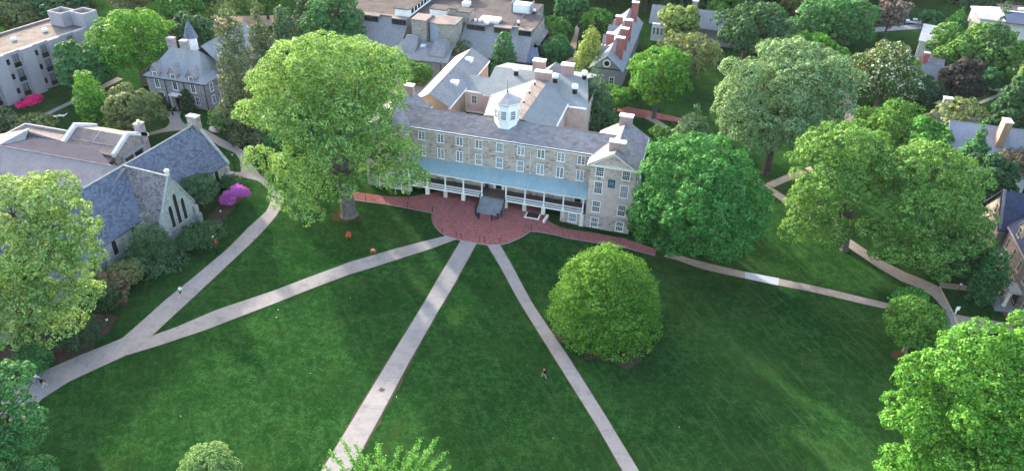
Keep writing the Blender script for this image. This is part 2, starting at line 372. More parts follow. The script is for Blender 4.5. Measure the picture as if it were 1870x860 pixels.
def ribbon(name, A, B, mat, off, ncr=4, step=1.2, pair=False, grow=0., jit=0., seed=1, parent=None):
    """a path between two edges given on the ground"""
    rng = random.Random(seed)
    A = [G(*p) for p in A]; B = [G(*p) for p in B]
    if pair:
        a2, b2 = [], []
        for i in range(len(A)-1):
            k = max(1, int(max((A[i+1]-A[i]).length, (B[i+1]-B[i]).length)/step))
            for j in range(k): a2.append(A[i].lerp(A[i+1], j/k)); b2.append(B[i].lerp(B[i+1], j/k))
        A, B = a2+[A[-1]], b2+[B[-1]]
    else:
        n = max(3, int(sum((A[i+1]-A[i]).length for i in range(len(A)-1))/step)+1); A, B = resample(A, n), resample(B, n)
    b = MB(); rows = []; ii = 0
    for p, q in zip(A, B):
        d = (q-p); d.z = 0; u = d.normalized() if d.length > 1e-6 else Vector((1, 0, 0))
        ii += 1; ja = jit*(.6*math.sin(ii*.37+seed)+.5*math.sin(ii*.83+seed*2)+.35*math.sin(ii*1.9+seed*3)); jb = jit*(.6*math.sin(ii*.41+seed*5)+.5*math.sin(ii*.77+seed)+.35*math.sin(ii*2.1+seed*4))
        p2, q2 = p-u*(grow+ja), q+u*(grow+jb)
        r = []
        for c in range(ncr+1):
            x = p2.lerp(q2, c/ncr); r.append((x.x, x.y, terr(x.x, x.y)+off))
        rows.append(r)
    for i in range(len(rows)-1):
        for c in range(ncr):
            q4 = [rows[i][c], rows[i][c+1], rows[i+1][c+1], rows[i+1][c]]
            n = (Vector(q4[1])-Vector(q4[0])).cross(Vector(q4[2])-Vector(q4[0]))
            b.poly(q4 if n.z > 0 else q4[::-1])
    o = b.build(name, mat, parent)
    run = [0]
    for i in range(1, len(rows)): run.append(run[-1]+(Vector(rows[i][0]).lerp(Vector(rows[i][-1]), .5)-Vector(rows[i-1][0]).lerp(Vector(rows[i-1][-1]), .5)).length)
    wd = (Vector(rows[0][0])-Vector(rows[0][-1])).length
    if mat is not PAVE:                                # texture coordinates along and across the path
        fl = [q for r in rows for q in r]; look = {tuple(np.round(q, 4)): (wd*(k % (ncr+1))/ncr+.01, run[k//(ncr+1)]) for k, q in enumerate(fl)}
        uvl = o.data.uv_layers[0].data
        for li, lp in enumerate(o.data.loops): uvl[li].uv = look[tuple(np.round(b.v[lp.vertex_index], 4))]
    if not parent: tag(o, kind='structure')
    return o
def soil_edge(A, B, g=.35, j=.25, s=1): ribbon('bare_soil', A, B, SOIL, .018+.001*s, 6, .35, False, g*.4, j*.35, s)
p1a = [(-30, 745), (39, 697), (93, 671.6), (153, 646), (223, 618), (260, 585.6), (302, 548), (353.5, 506.5), (409, 460), (452, 417), (487, 386), (497, 362), (489, 344), (470, 330), (443, 324.4), (425, 319), (418, 315.5)]
p1b = [(20, 800), (74, 730), (125.6, 697), (186, 669), (232.6, 648), (268, 622), (282, 609), (307, 585.6), (363, 534), (442, 460), (478, 425), (503, 397), (519, 372), (512, 352), (491, 333), (482, 326), (468, 313)]
ribbon('path', p1a, p1b, PATH_G, .05); soil_edge(p1a[:12], p1b[:12], .3, .18, 1)
p1c = [(441, 327), (439.6, 306), (438, 293), (430, 280.5), (403, 268), (388, 259), (362, 247), (340, 238), (315, 240), (289, 244), (262, 251)]
p1d = [(474, 318), (453, 291), (447, 279), (440.7, 272), (422, 262.7), (395, 249), (376, 238), (351, 225), (309, 232), (289, 238), (264, 245)]
ribbon('path', p1c, p1d, PATH_G, .056)
ribbon('path', [(289, 205), (303, 212), (311, 220), (309, 228), (300, 236)], [(332, 204), (328, 211), (331, 220), (338, 228), (352, 236)], PATH_G, .062)
p2a = [(240, 628), (276, 614), (325.6, 596), (395, 566), (500, 531), (560, 508), (640, 478), (720, 455), (790, 437), (832, 427)]
p2b = [(232, 649), (268, 638), (291, 631), (372, 604), (418.6, 586), (500, 555), (560, 531), (640, 501), (720, 476), (790, 454), (838, 436)]
ribbon('path', p2a, p2b, PATH_P, .068); soil_edge(p2a[1:], p2b[1:], .22, .12, 2)
p3a = [(843, 437), (800, 508), (770, 560), (717, 645.5), (647, 761), (586.5, 860), (540, 935)]
p3b = [(874, 439), (840, 500), (805, 560), (747.5, 660.5), (702, 746), (640, 860), (600, 935)]
ribbon('path', p3a, p3b, PATH_P, .05); soil_edge(p3a, p3b, .38, .3, 3)
ribbon('bare_soil', [(728, 630), (690, 690), (655, 748), (622, 803)], [(757, 645), (720, 716), (697, 755), (660, 826)], SOIL, .022, 6, .4, False, .22, .2, 9)
p4a = [(887, 444), (915, 490), (953.6, 560), (1029, 680.6), (1089, 776), (1137, 860), (1180, 935)]
p4b = [(911, 444), (940, 494), (976, 560), (1039, 653), (1104, 756), (1167, 860), (1213, 935)]
ribbon('path', p4a, p4b, PATH_P, .05); soil_edge(p4a, p4b, .3, .18, 4)
p5a = [(1218, 462), (1241, 466), (1261.5, 473), (1297, 482), (1360, 496.5)]; p5b = [(1212, 469), (1236, 475), (1259.6, 484), (1290, 493.5), (1360, 508.5)]
ribbon('path', p5a, p5b, PATH_T, .05)
ribbon('path', [(1360, 496.5), (1423, 508.5)], [(1360, 508.5), (1421, 521.5)], PATH_W, .052)
ribbon('path', [(1423, 509), (1500, 525), (1580, 544), (1644, 559.5), (1690, 570)], [(1421, 521), (1500, 537), (1580, 556), (1643, 569.5), (1690, 582)], PATH_T, .05)
soil_edge(p5a+[(1423, 509), (1500, 525), (1580, 544), (1644, 559.5)], p5b+[(1421, 521), (1500, 537), (1580, 556), (1643, 569.5)], .2, .12, 5)
p6a = [(1378, 330), (1401, 338), (1440, 362), (1500, 402), (1557, 440), (1611, 476), (1652, 497), (1680, 508), (1712, 522), (1738, 569)]
p6b = [(1372, 334), (1392, 344), (1432, 371), (1492, 412), (1549, 452), (1600, 487), (1646, 514), (1680, 527), (1703, 541), (1724, 566)]
ribbon('path', p6a, p6b, PATH_T, .05)
ribbon('path', [(1398, 336), (1425, 324), (1450, 314), (1480, 304)], [(1412, 343), (1432, 334), (1456, 325), (1486, 313)], PATH_T, .056)
ribbon('road', [(1690, 533), (1719, 550), (1728, 565), (1717, 610), (1700, 660)], [(1713, 525), (1738, 572), (1749, 596), (1749, 612), (1735, 670)], ROADM, .045)
ribbon('road', [(1738, 572), (1758, 577), (1831, 588), (1900, 592)], [(1747, 604), (1775, 606), (1830, 606), (1900, 606)], PATH_T, .054)
ribbon('kerb', [(1713.5, 524), (1738.6, 572), (1747, 594)], [(1716, 523.5), (1741, 571), (1749.5, 592)], m_plain('yellowed_kerb', (.45, .31, .2), .8, .2), .1)
ribbon('path', [(1714, 515), (1782, 524), (1815, 530)], [(1718, 526), (1779, 533), (1812, 540)], PATH_G, .058)
ribbon('path', [(1810, 537), (1832.6, 575), (1850, 600)], [(1820, 533), (1846, 566), (1868, 600)], PAVE, .06)
ribbon('path', [(30, 226), (63.5, 216), (133, 183), (196, 151), (215, 141)], [(40, 232), (75.6, 217), (135, 188), (201, 157), (225, 145)], PATH_P, .05)
ribbon('path', [(1120, 190), (1132, 193), (1180, 202), (1234, 214), (1262, 221)], [(1120, 202), (1131, 204), (1158, 214), (1206, 219), (1234, 223), (1262, 230)], PAVE, .05)
ribbon('path', [(1186, 213), (1202, 220), (1227, 236), (1240, 246)], [(1176, 216), (1195, 226), (1222, 243), (1236, 252)], PATH_T, .056)
ribbon('path', [(1022, 118), (1030, 100), (1041, 82), (1049, 62), (1052, 40), (1062, 22)], [(1046, 114), (1051, 95), (1053, 82), (1056, 62), (1060, 42), (1070, 24)], PATH_T, .05)
ribbon('road', [(1537, 170), (1540, 185), (1543, 205), (1541, 224), (1530, 250)], [(1549, 168), (1555, 185), (1564, 212), (1562, 226), (1556, 250)], m_ground('pinkish_gravel_drive', [(.35, (.34, .26, .23)), (.65, (.44, .34, .3))], (.25, 2, 9), bump=.2), .05)
ribbon('path', [(1786, 187), (1832, 168), (1850, 160)], [(1790, 191), (1838, 172), (1856, 164)], PATH_P, .05)
ribbon('path', [(1805, 160), (1840, 164)], [(1805, 165), (1837, 169)], PATH_P, .056)
ribbon('road', [(1590, 52), (1640, 48), (1690, 44), (1760, 40)], [(1590, 60), (1640, 56), (1690, 53), (1760, 49)], ROADM, .05)
ribbon('parking_area', [(170, 52), (300, 34), (440, 30), (560, 28)], [(170, 66), (300, 56), (440, 52), (560, 44)], PATH_T, .05)
ribbon('path', [(735, 118), (815, 128), (840, 135)], [(700, 175), (780, 200), (840, 200)], PATH_T, .045)
# brick terrace before the hall
plo = [(644, 365), (704, 373), (745, 380.7), (788, 389), (788, 396), (789, 403), (793, 413), (802, 423), (812, 430), (825, 435), (843, 439.5), (872, 445), (890, 448), (912, 447.5), (930, 443.5), (945, 437), (958, 430), (969, 422.5), (1018, 430), (1072, 441), (1140, 452), (1196, 467)]
pup = [(644, 350), (704, 359), (750, 360), (790, 352), (796, 351), (803, 350), (815, 352), (832, 352), (850, 355), (868, 358), (885, 360), (905, 363), (925, 366), (945, 369), (960, 371), (975, 374), (990, 376), (1003, 405), (1019, 413.6), (1078, 424.4), (1140, 436), (1200, 456)]
ribbon('brick_terrace', pup, plo, PAVE, .075, 10, 1.0, True)
ribbon('path_edging', plo, [(x, y+.9) for x, y in plo], CONC_D, .082, 1, 1.0, True)
# planting beds
ribbon('mulch_bed', [(160, 545), (190, 510), (225, 480), (262, 468), (300, 455), (322, 444)], [(235, 560), (228, 540), (240, 515), (262, 498), (300, 492), (330, 470)], MULCH, .03, 6, 1, True, 0, .15)
ribbon('mulch_bed', [(300, 455), (345, 425), (372, 405), (400, 375), (415, 345)], [(330, 462), (365, 437), (392, 420), (425, 385), (450, 352)], MULCH, .034, 6, 1, True, 0, .15)
def disc(name, px, py, r, mat, off=.03, seed=2, sq=1):
    p = G(px, py); rng = random.Random(seed); b = MB(); n = 70
    rr = [r*(.92+.1*math.sin(3*2*math.pi*k/n+seed)+.07*math.sin(7*2*math.pi*k/n+seed*2)+.04*math.sin(17*2*math.pi*k/n)) for k in range(n)]
    ring = [(p.x+math.cos(2*math.pi*k/n)*rr[k], p.y+sq*math.sin(2*math.pi*k/n)*rr[k]) for k in range(n)]
    for k in range(n):
        a, c = ring[k], ring[(k+1) % n]
        b.poly([(p.x, p.y, terr(p.x, p.y)+off), (a[0], a[1], terr(*a)+off), (c[0], c[1], terr(*c)+off)])
    tag(b.build(name, mat), kind='structure')
disc('leaf_litter', 632, 395, 2.7, RMULCH, .03, 2, .7); pass
disc('mulch_bed', 1103, 603, 7.2, MULCH, .03, 4); disc('mulch_bed', 1650, 652, 1.6, RMULCH, .03, 5)
pass
disc('mulch_bed', 95, 590, 9, MULCH, .03, 9)

# ================================================================== the long stone hall
hall = thing('stone_hall', 'long four storey stone hall with white cupola, blue porch roof and brick terrace in front', 'building', (HX, HY, 0))
BX = [-14.07, -10.62, -7.19, -3.71, 0, 3.71, 7.19, 10.62, 14.07]
ZE, ZR, YR, YB = 12.26, 14.23, 3.84, 7.7
PL, PR_, PY, PB, PE, PA = 16.08, 23.54, -3.1, 9.07, 12.2, 14.55
ops, wins = [], []
for i, x in enumerate(BX):
    st = 'sash' if i in (4,) else 'casement'; wins.append((x, 9.97, 1.32, 1.62, st))
    wins.append((x, 6.89, 1.28, 2.0, 'sash' if i in (3, 4, 5) else 'casement'))
    if i not in (4, 8): wins.append((x, 3.35, 1.28, 1.95, 'sash'))
ops = [wop(*q[:4]) for q in wins]
dops = [(-.85, .85, 2.62, 5.1), (13.4, 14.75, 2.62, 5.0)]
b = MB().wall(-PL, PL, 0, ZE-.35, ops+dops)
b.poly([(-PL, YB, 0), (-PL, YB, ZE-.35), (PL, YB, ZE-.35), (PL, YB, 0)])
b.build('wall', STONE, hall)
for q in wins: window(hall, q[0], 0, q[1], q[2], q[3], q[4])
MB().box(-PL-.02, -.3, ZE-.42, PL+.02, .02, ZE-.1).box(-PL, -.42, ZE-.12, PL, -.05, ZE+.02).build('cornice', WHITE, hall)
MB().tube([(-PL+.4, -.48, ZE-.02), (PL-.4, -.48, ZE-.02)], .07, 6).build('gutter', IRON, hall)
for x in (-5.45, 5.45): MB().tube([(x, -.36, ZE-.1), (x, -.09, ZE-.6), (x, -.09, 6.7)], .055, 6).build('downpipe', CREAM, hall)
k = (ZR-ZE)/(YR+.26)
MB().slab([(-PL-1.5, -.45, ZE-.09), (PL+1.5, -.45, ZE-.09), (PL+3.7, YR, ZR), (-PL-3.7, YR, ZR)], .1).build('roof', SLATE, hall)
MB().slab([(-PL-1.5, 2*YR+.35, ZE-.05), (PL+1.5, 2*YR+.35, ZE-.05), (PL+3.7, YR+.002, ZR), (-PL-3.7, YR+.002, ZR)], .1).build('roof', SLATE, hall)
MB().tube([(-PL-3.5, YR, ZR), (PL+3.5, YR, ZR)], .08, 6).build('ridge_cap', SLATE, hall)
for s in (-1, 1):                                    # end pavilions with pediments
    xl, xr = (PL, PR_) if s > 0 else (-PR_, -PL); xm = (xl+xr)/2
    wn = []
    for x in (xl+1.61, xr-1.61):
        wn += [(x, 10.07, 1.42, 1.7, 'sash'), (x, 6.82, 1.42, 2.25, 'sash'), (x, 3.29, 1.42, 2.1, 'sash'), (x, .33, 1.38, 1.85, 'sash')]
    op = [wop(*q[:4]) for q in wn]
    up = [o_ for o_ in op if o_[2] > 9]; md = [o_ for o_ in op if 2 < o_[2] < 9]; lo = [o_ for o_ in op if o_[2] < 2]
    MB().wall(xl, xr, 9.3, PE-.3, up, PY).build('wall', STONE, hall)
    MB().wall(xl, xr, 2.75, 9.3, md, PY).build('wall', STUCCO, hall)
    MB().wall(xl, xr, -.3, 2.75, lo, PY).build('basement_wall', STONE_B, hall)
    b = MB().poly([(xl, PB, -.3), (xl, PY, -.3), (xl, PY, PE-.1), (xl, PB, PE-.1)]).poly([(xr, PY, -.3), (xr, PB, -.3), (xr, PB, PE-.1), (xr, PY, PE-.1)])
    b.poly([(xr, PB, -.3), (xl, PB, -.3), (xl, PB, PE), (xm, PB, PA-.1), (xr, PB, PE)]); b.build('wall', STONE, hall)
    for q in wn: window(hall, q[0], PY, q[1], q[2], q[3], q[4])
    if s > 0:
        for yy in (-.8, 4.6, 7.4):
            for zz in (10.07, 6.82, 3.29): window(hall, xr, yy, zz, 1.42, 1.9, 'sash', R(90), solid=True)
    # pediment
    MB().poly([(xl, PY+.02, PE-.05), (xr, PY+.02, PE-.05), (xm, PY+.02, PA-.15)]).build('pediment', STONE, hall)
    MB().box(xl-.4, PY-.42, PE-.32, xr+.4, PY+.1, PE-.02).build('cornice', CREAM, hall)
    sl_ = (PA-PE)/(xm-xl)
    for e in (-1, 1):
        xe = xm+e*(xm-xl+.45); ze = PE-.45*sl_
        MB().slab([(xe, PY-.45, ze+.02), (xm, PY-.45, PA+.02), (xm, PY-.1, PA+.02), (xe, PY-.1, ze+.02)][::e], .26).build('raking_cornice', CREAM, hall)
        MB().slab([(xe, PY-.5, ze+.2), (xe, PB+.35, ze+.2), (xm, PB+.35, PA+.2), (xm, PY-.5, PA+.2)], .17).build('roof', SLATE, hall)
        MB().box(xe-.1, PY-.4, ze-.08, xe+.1, PB+.3, ze+.1).build('eaves_board', WHITE, hall)
    MB().tube([(xm, PY-.4, PA+.2), (xm, PB+.3, PA+.2)], .09, 6).build('ridge_cap', SLATE, hall)
    chimney(hall, xm, -1.3, PA-1.3, PA+1.15, 2.5, 1.0); chimney(hall, xm, PB-.6, PA-1.3, PA+1.35, 2.2, 1.1)
MB().box(19.2, PY-.1, 8.3, 20.35, PY-.02, 9.75).build('plaque', BLUEP, hall)
b = MB(); y = PY-.106
for (x0, z0, x1, z1) in ((19.45, 8.55, 19.62, 9.4), (19.93, 8.55, 20.1, 9.4)): b.box(x0, y-.03, z0, x1, y, z1)
b.poly([(19.62, y-.02, 9.4), (19.62, y-.02, 9.15), (19.775, y-.02, 8.85), (19.93, y-.02, 9.15), (19.93, y-.02, 9.4), (19.775, y-.02, 9.08)])
b.build('plaque_mark', PALEBLUE, hall)
# doors under the porch
d = MB().box(-.55, .1, 2.62, .55, .18, 4.85).build('door', MB and m_plain('black_door_paint', (.02, .022, .03), .4, .1), hall)
MB().box(.36, .04, 3.6, .44, .1, 3.7).build('door_handle', ALU, d)
MB().box(-.95, -.06, 2.62, -.55, .16, 5.2).box(.55, -.06, 2.62, .95, .16, 5.2).box(-.95, -.055, 4.86, .95, .155, 5.25).build('door_surround', WHITE, hall)
d = MB().box(13.5, .1, 2.62, 14.65, .18, 4.9).build('door', IRON, hall); MB().box(13.4, -.05, 2.62, 13.52, .14, 5).box(14.63, -.05, 2.62, 14.75, .14, 5).build('door_surround', WHITE, hall)
for x in (-1.3, 1.3):
    MB().lathe(x, -.25, [(.1, 4.2), (.16, 4.3), (.14, 4.7), (.04, 4.85)], 6).build('wall_lantern', IRON, hall)
for i, x in enumerate(BX):
    if i in (4, 8): continue
    for s in (-1, 1):
        b = MB().box(x+s*1.0-.34, -.07, 3.35, x+s*1.0+.34, -.02, 5.25)
        for q in range(4): b.box(x+s*1.0-.27, -.085, 3.45+q*.45, x+s*1.0+.27, -.068, 3.78+q*.45)
        b.build('shutter', WHITE, hall)
# porch
porch = part('porch', hall); PF = -3.0
MB().slab([(-PL+.05, PF-.35, 5.72), (PL-.05, PF-.35, 5.72), (PL-.05, -.02, 6.62), (-PL+.05, -.02, 6.62)], .12).build('porch_roof', TIN_PORCH, porch)
b = MB()
for q in range(int(2*PL/.55)): 
    x = -PL+.3+q*.55; b.poly([(x-.02, PF-.35, 5.725), (x+.02, PF-.35, 5.725), (x+.02, -.02, 6.64), (x-.02, -.02, 6.64)]); b.poly([(x, PF-.34, 5.72), (x, PF-.34, 5.765), (x, -.02, 6.665), (x, -.02, 6.62)])
b.build('standing_seam', TIN_PORCH, porch)['kind'] = 'stuff'
MB().box(-PL+.08, PF-.3, 5.36, PL-.08, PF-.1, 5.58).build('porch_beam', WHITE, porch)
MB().box(-PL+.02, PF-.1, 2.4, PL-.02, -.02, 2.6).build('porch_floor', m_plain('dark_brown_boards', (.12, .09, .08), .8, .2), porch)
posts = [-15.5, -12.15, -8.8, -5.5, -2.15, 2.15, 5.5, 8.8, 12.15, 15.5]
for i, x in enumerate(posts):
    MB().box(x-.11, PF-.12, 2.6, x+.11, PF+.1, 5.4).box(x-.17, PF-.18, 5.22, x+.17, PF+.16, 5.37).box(x-.16, PF-.17, 2.6, x+.16, PF+.15, 2.9).build('post', WHITE, porch)
    MB().box(x-.32, PF-.25, 0, x+.32, PF+.3, 2.32).build('pier', CREAM if i % 2 else STUCCO, porch)
bal = MB()
for i in range(len(posts)-1):
    if i == 4: continue
    a, c = posts[i]+.11, posts[i+1]-.11
    MB().box(a, PF-.07, 3.34, c, PF+.07, 3.44).box(a, PF-.05, 2.74, c, PF+.05, 2.82).build('handrail', WHITE, porch)
    MB().box(a-.1, PF-.17, 2.32, c+.1, PF-.12, 2.6).build('fascia', WHITE, porch)
    n = int((c-a)/.16)
    for q in range(1, n): x = a+(c-a)*q/n; bal.box(x-.025, PF-.025, 2.82, x+.025, PF+.025, 3.34)
bal.build('baluster', WHITE, porch)['kind'] = 'stuff'
wb = [wop(13.9, .5, 1.5, 1.7)]
MB().wall(12.3, PL, 0, 2.3, wb, PF-.02).build('basement_wall', STONE_B, porch); window(porch, 13.9, PF-.02, .5, 1.5, 1.7, 'sash', 0, WHITE, GLASS_L)
MB().box(-PL, -.6, 0, PL, -.3, 2.38).build('crawl_space_wall', DARK, porch)  # dark box paints the shade of the open space under the porch
# entrance steps
stair = part('entrance_steps', hall)
MB().box(-2.1, -3.75, 1.0, 2.1, PF-.14, 2.615).build('landing', GREYSTEP, stair)
n = 9
for i in range(n):
    z = 2.6-(i+1)*.165; y0 = -3.75-i*.27; e = .02*i
    MB().box(-2.1-e, y0-.29, 1.0, 2.1+e, y0-.002, z).build('step', GREYSTEP, stair)
for s in (-1, 1):
    pts = [(s*2.2, -3.7, 2.6), (s*2.25, -5.0, 1.85), (s*2.3, -6.2, 1.1), (s*1.9, -7.2, 1.02), (s*1.1, -8.0, 1.02)]
    b = MB(); b.tube([(p[0], p[1], p[2]+.9) for p in pts], .05, 6); b.tube([(p[0], p[1], p[2]+.45) for p in pts], .035, 6)
    for i in range(len(pts)-1):
        for q in (0, .25, .5, .75):
            P = Vector(pts[i]).lerp(Vector(pts[i+1]), q); b.tube([P, P+Vector((0, 0, .9))], .035, 5)
    b.build('iron_railing', IRON, stair)
    for q in (2, 3, 4):
        P = pts[q]; MB().lathe(P[0], P[1], [(.09, P[2]), (.09, P[2]+1.0), (.17, P[2]+1.05), (.17, P[2]+1.2), (.06, P[2]+1.3)], 8).build('newel_post', IRON, stair)
# area way
b = MB()
for (x0, y0, x1, y1) in ((6.0, -5.2, 6.25, -3.4), (8.3, -5.2, 8.55, -3.4), (6.25, -5.2, 8.3, -4.95)): b.box(x0, y0, .9, x1, y1, 1.18)
aw = b.build('area_kerb', CREAM, hall); MB().box(6.25, -4.95, .9, 8.3, -3.3, 1.09).build('area_grate', DARK, aw)  # dark slab instead of a sunken pit, the shade of its depth painted on
MB().slab([(9.3, -5.6, 1.35), (9.7, -5.6, 1.35), (9.9, -3.4, 1.35), (9.5, -3.4, 1.35)], .9).build('cheek_wall', CREAM, hall)
# cupola
cup = part('cupola', hall); CX, CY, RO = 0.05, 3.9, 2.12
MB().lathe(CX, CY, [(RO, 12.9), (RO, 17.7)], 8, .5).build('drum', WHITE, cup)
MB().lathe(CX, CY, [(RO+.05, 17.45), (RO+.42, 17.75), (RO+.42, 17.95)], 8, .5).build('cornice', WHITE, cup)
MB().lathe(CX, CY, [(RO+.46, 17.955), (RO*.55, 18.55), (.12, 19.15)], 8, .5).build('cupola_roof', m_slate('weathered_cupola_slate', (.33, .31, .32), .15), cup)
MB().lathe(CX, CY, [(.1, 19.1), (.16, 19.3), (.05, 19.5), (.02, 21.3)], 6).build('finial', IRON, cup)
ap = RO*math.cos(math.pi/8)
for kx in range(8):
    a = -math.pi/2+kx*math.pi/4; window(cup, CX+ap*math.cos(a), CY+ap*math.sin(a), 14.95, 1.0, 1.65, 'sash', a+math.pi/2, WHITE, None, .08, solid=True)
# rear ranges (about 12 m to the eaves)
REZ, RRZ = 11.3, 13.4
# hipped middle wing with a flat walkway on top
MB().slab([(.6, 5.6, 14.0), (2.3, 5.2, 14.0), (2.6, 24.8, 13.6), (-.1, 24.4, 13.6)], .15).build('roof_walkway', TAN_ROOF, hall)
MB().slab([(2.3, 5.3, 13.95), (2.6, 24.9, 13.55), (7.5, 20.2, REZ+.2), (7.5, 8.0, REZ+.2)], .12).build('roof', TIN_B, hall)
MB().slab([(.6, 5.6, 13.95), (-5.9, 10.0, REZ+.2), (-7.4, 19.0, REZ+.2), (-.1, 24.4, 13.55)], .12).build('roof', TIN_B, hall)
MB().box(7.2, 8, 0, 7.3, 20.5, REZ).build('wall', STUCCO, hall); MB().box(-6, 10, 0, -5.9, 20.5, REZ).build('wall', STUCCO, hall)
MB().box(7.3, 8.1, REZ-.25, 7.7, 20.2, REZ+.1).build('cornice', WHITE, hall)
for q in range(4): vent(hall, .95+.15*q-.25*q, 8+4.5*q, 13.95, .2, .5)
# transverse rear block
MB().slab([(-9.3, 19.6, REZ), (11.5, 19.9, REZ), (9.5, 29.6, 13.2), (-9.5, 29.3, 13.2)], .15).build('roof', TIN_B, hall)
MB().slab([(-9.5, 29.3, 13.195), (9.5, 29.6, 13.195), (11.5, 38, REZ-.4), (-9.3, 38, REZ-.4)], .15).build('roof', TIN_B, hall)
b = MB().box(-9.1, 20, 0, 11.2, 20.1, REZ-.15).box(11.1, 20.1, 0, 11.2, 37.6, REZ-.3); b.poly([(-9.1, 20.1, 0), (-9.1, 37.6, 0), (-9.1, 37.6, REZ-.6), (-9.3, 29.3, 13.0), (-9.1, 20.1, REZ-.2)]); b.build('wall', STUCCO, hall)
MB().box(-9.1, 19.5, REZ-.4, 11.2, 19.95, REZ-.12).build('cornice', WHITE, hall)
chimney(hall, 1.35, 25.3, 12.6, 15.0, 3.1, 1.1, CHIM); chimney(hall, -.7, 30.6, 12.3, 15.1, 2.4, 1.6, CHIM); chimney(hall, 5.1, 30.6, 12.2, 15.0, 2.4, 1.6, CHIM)
MB().lathe(2.2, 33.2, [(3.4, 11.8), (.1, 14.2)], 4, .5).build('pyramid_roof', TIN_B, hall)
for (vx, vy, vz) in ((-4.6, 27.3, 12.9), (3.5, 26.7, 12.7), (8.8, 29.2, 13.1), (8.0, 24.0, 12.2)): vent(hall, vx, vy, vz, .62, 1.7)
# left rear range with skylights and the link to it
gx0, gx1, gy0, gy1 = -20.6, -13.0, 11.6, 37.2
for e, mt in ((gx0, SLATE_L), (gx1, SLATE_L)):
    MB().slab([(e, gy0, REZ-.1), (e, gy1, REZ-.1), (-17.0, gy1, RRZ), (-17.0, gy0, RRZ)], .16).build('roof', mt, hall)
MB().tube([(-17, gy0, RRZ), (-17, gy1, RRZ)], .09, 6).build('ridge_cap', SLATE_L, hall)
b = MB(); b.poly([(gx0+.3, gy0+.3, 0), (gx1-.3, gy0+.3, 0), (gx1-.3, gy0+.3, REZ-.2), (-17, gy0+.3, RRZ-.2), (gx0+.3, gy0+.3, REZ-.2)]); b.build('wall', YELLOWWOOD, hall)
b = MB().box(gx1-.35, gy0+.35, 0, gx1-.25, gy1-.3, REZ-.2).box(gx0+.25, gy0+.35, 0, gx0+.35, gy1-.3, REZ-.2)
b.poly([(gx1-.3, gy1-.3, 0), (gx0+.3, gy1-.3, 0), (gx0+.3, gy1-.3, REZ-.2), (-17, gy1-.3, RRZ-.2), (gx1-.3, gy1-.3, REZ-.2)]); b.build('wall', m_plain('tan_boarding', (.27, .215, .165), .8, .15), hall)
MB().box(gx1-.3, gy0, REZ-.45, gx1+.05, gy1, REZ-.12).box(gx0-.05, gy0, REZ-.42, gx0+.3, gy1, REZ-.12).build('eaves_board', WHITE, hall)
bt = MB()
for q in range(16): yy = gy0+1+q*1.5; bt.box(gx1-.25, yy, .5, gx1-.2, yy+.12, REZ-.5)
bt.build('batten', m_plain('grey_batten', (.3, .27, .25), .8, .1), hall)['kind'] = 'stuff'
for (vx, vy) in ((-16.1, 31.8), (-15.3, 20.4)):
    zz = RRZ-(vx+17)*.55-.1; sk = MB().box(vx-.9, vy-.8, zz-.5, vx+.9, vy+.8, zz+.35).build('skylight', ALU, hall); MB().box(vx-.7, vy-.6, zz+.351, vx+.7, vy+.6, zz+.42, .1, .1).build('skylight_dome', m_plain('white_dome', (.8, .82, .84), .3, .03), sk)
MB().slab([(-13.3, 21.2, REZ-.3), (-9.2, 20.6, REZ-.3), (-9.2, 25.4, 12.3), (-14.2, 25.7, 12.3)], .12).build('link_roof', TIN_B, hall)
lk = [wop(-11.3, 8.4, 1.3, 1.7)]
MB().wall(-13.2, -5.9, 6.8, REZ-.4, lk, 20.9+.02).build('link_wall', STUCCO, hall); MB().box(-13.2, 21.5, 0, -9.1, 21.6, 6.8).build('link_wall', DARK, hall); window(hall, -11.3, 20.92, 8.4, 1.3, 1.7, 'two', 0, WHITE, GLASS_L)
MB().box(-13.2, 20.6, REZ-.62, -9.1, 20.9, REZ-.35).build('eaves_board', WHITE, hall)
MB().box(-12.9, 20.55, 6.55, -6, 20.9, 6.8).build('floor_beam', CREAM, hall)

# ================================================================== chapel
ch = thing('chapel', 'grey stone chapel with steep blue grey slate roof and three lancet windows in its gable', 'chapel', (-84.7, 82.0, 0), -R(5))
CE, CZ, CW = 4.4, 10.5, 5.1
def lancet(parent, x, y, z, wd, h, rz=0):
    f = MB(); a = wd/2; n = 6
    arch = [(-a, h-wd*1.1)]+[(-a+a*(1-math.cos(t*math.pi/2/n))*1.0, h-wd*1.1+wd*1.1*math.sin(t*math.pi/2/n)) for t in range(1, n+1)]
    half = arch; full = [(-a, 0)]+half+[(-p[0], p[1]) for p in half[::-1][1:]]+[(a, 0)]
    o = [(p[0]*1.28, p[1]*1.0+(.18 if p[1] > 0 else -.12)) for p in full]
    for i in range(len(full)-1):
        p, q, s_, t_ = full[i], full[i+1], o[i+1], o[i]
        f.poly([(t_[0], -.07, t_[1]), (s_[0], -.07, s_[1]), (q[0], -.07, q[1]), (p[0], -.07, p[1])][::-1])
        f.poly([(p[0], -.07, p[1]), (q[0], -.07, q[1]), (q[0], .05, q[1]), (p[0], .05, p[1])]); f.poly([(t_[0], -.07, t_[1]), (s_[0], -.07, s_[1]), (s_[0], .0, s_[1]), (t_[0], .0, t_[1])][::-1])
    f.box(-a*1.4, -.16, -.22, a*1.4, .03, -.04)
    w_ = f.build('lancet_window', m_plain('dressed_stone', (.36, .36, .35), .85, .1), parent); w_.location = (x, y, z); w_.rotation_euler = (0, 0, rz)
    p = MB(); p.poly([(q[0], -.015, q[1]) for q in full][::-1]); pn = p.build('pane', GLASS, w_)
    l = MB()
    for kz in range(1, int(h/.55)): l.box(-a, -.035, kz*.55-.02, a, -.017, kz*.55+.02)
    l.box(-.02, -.036, 0, .02, -.0165, h-.3); l.build('leading', IRON, w_); return w_
b = MB()
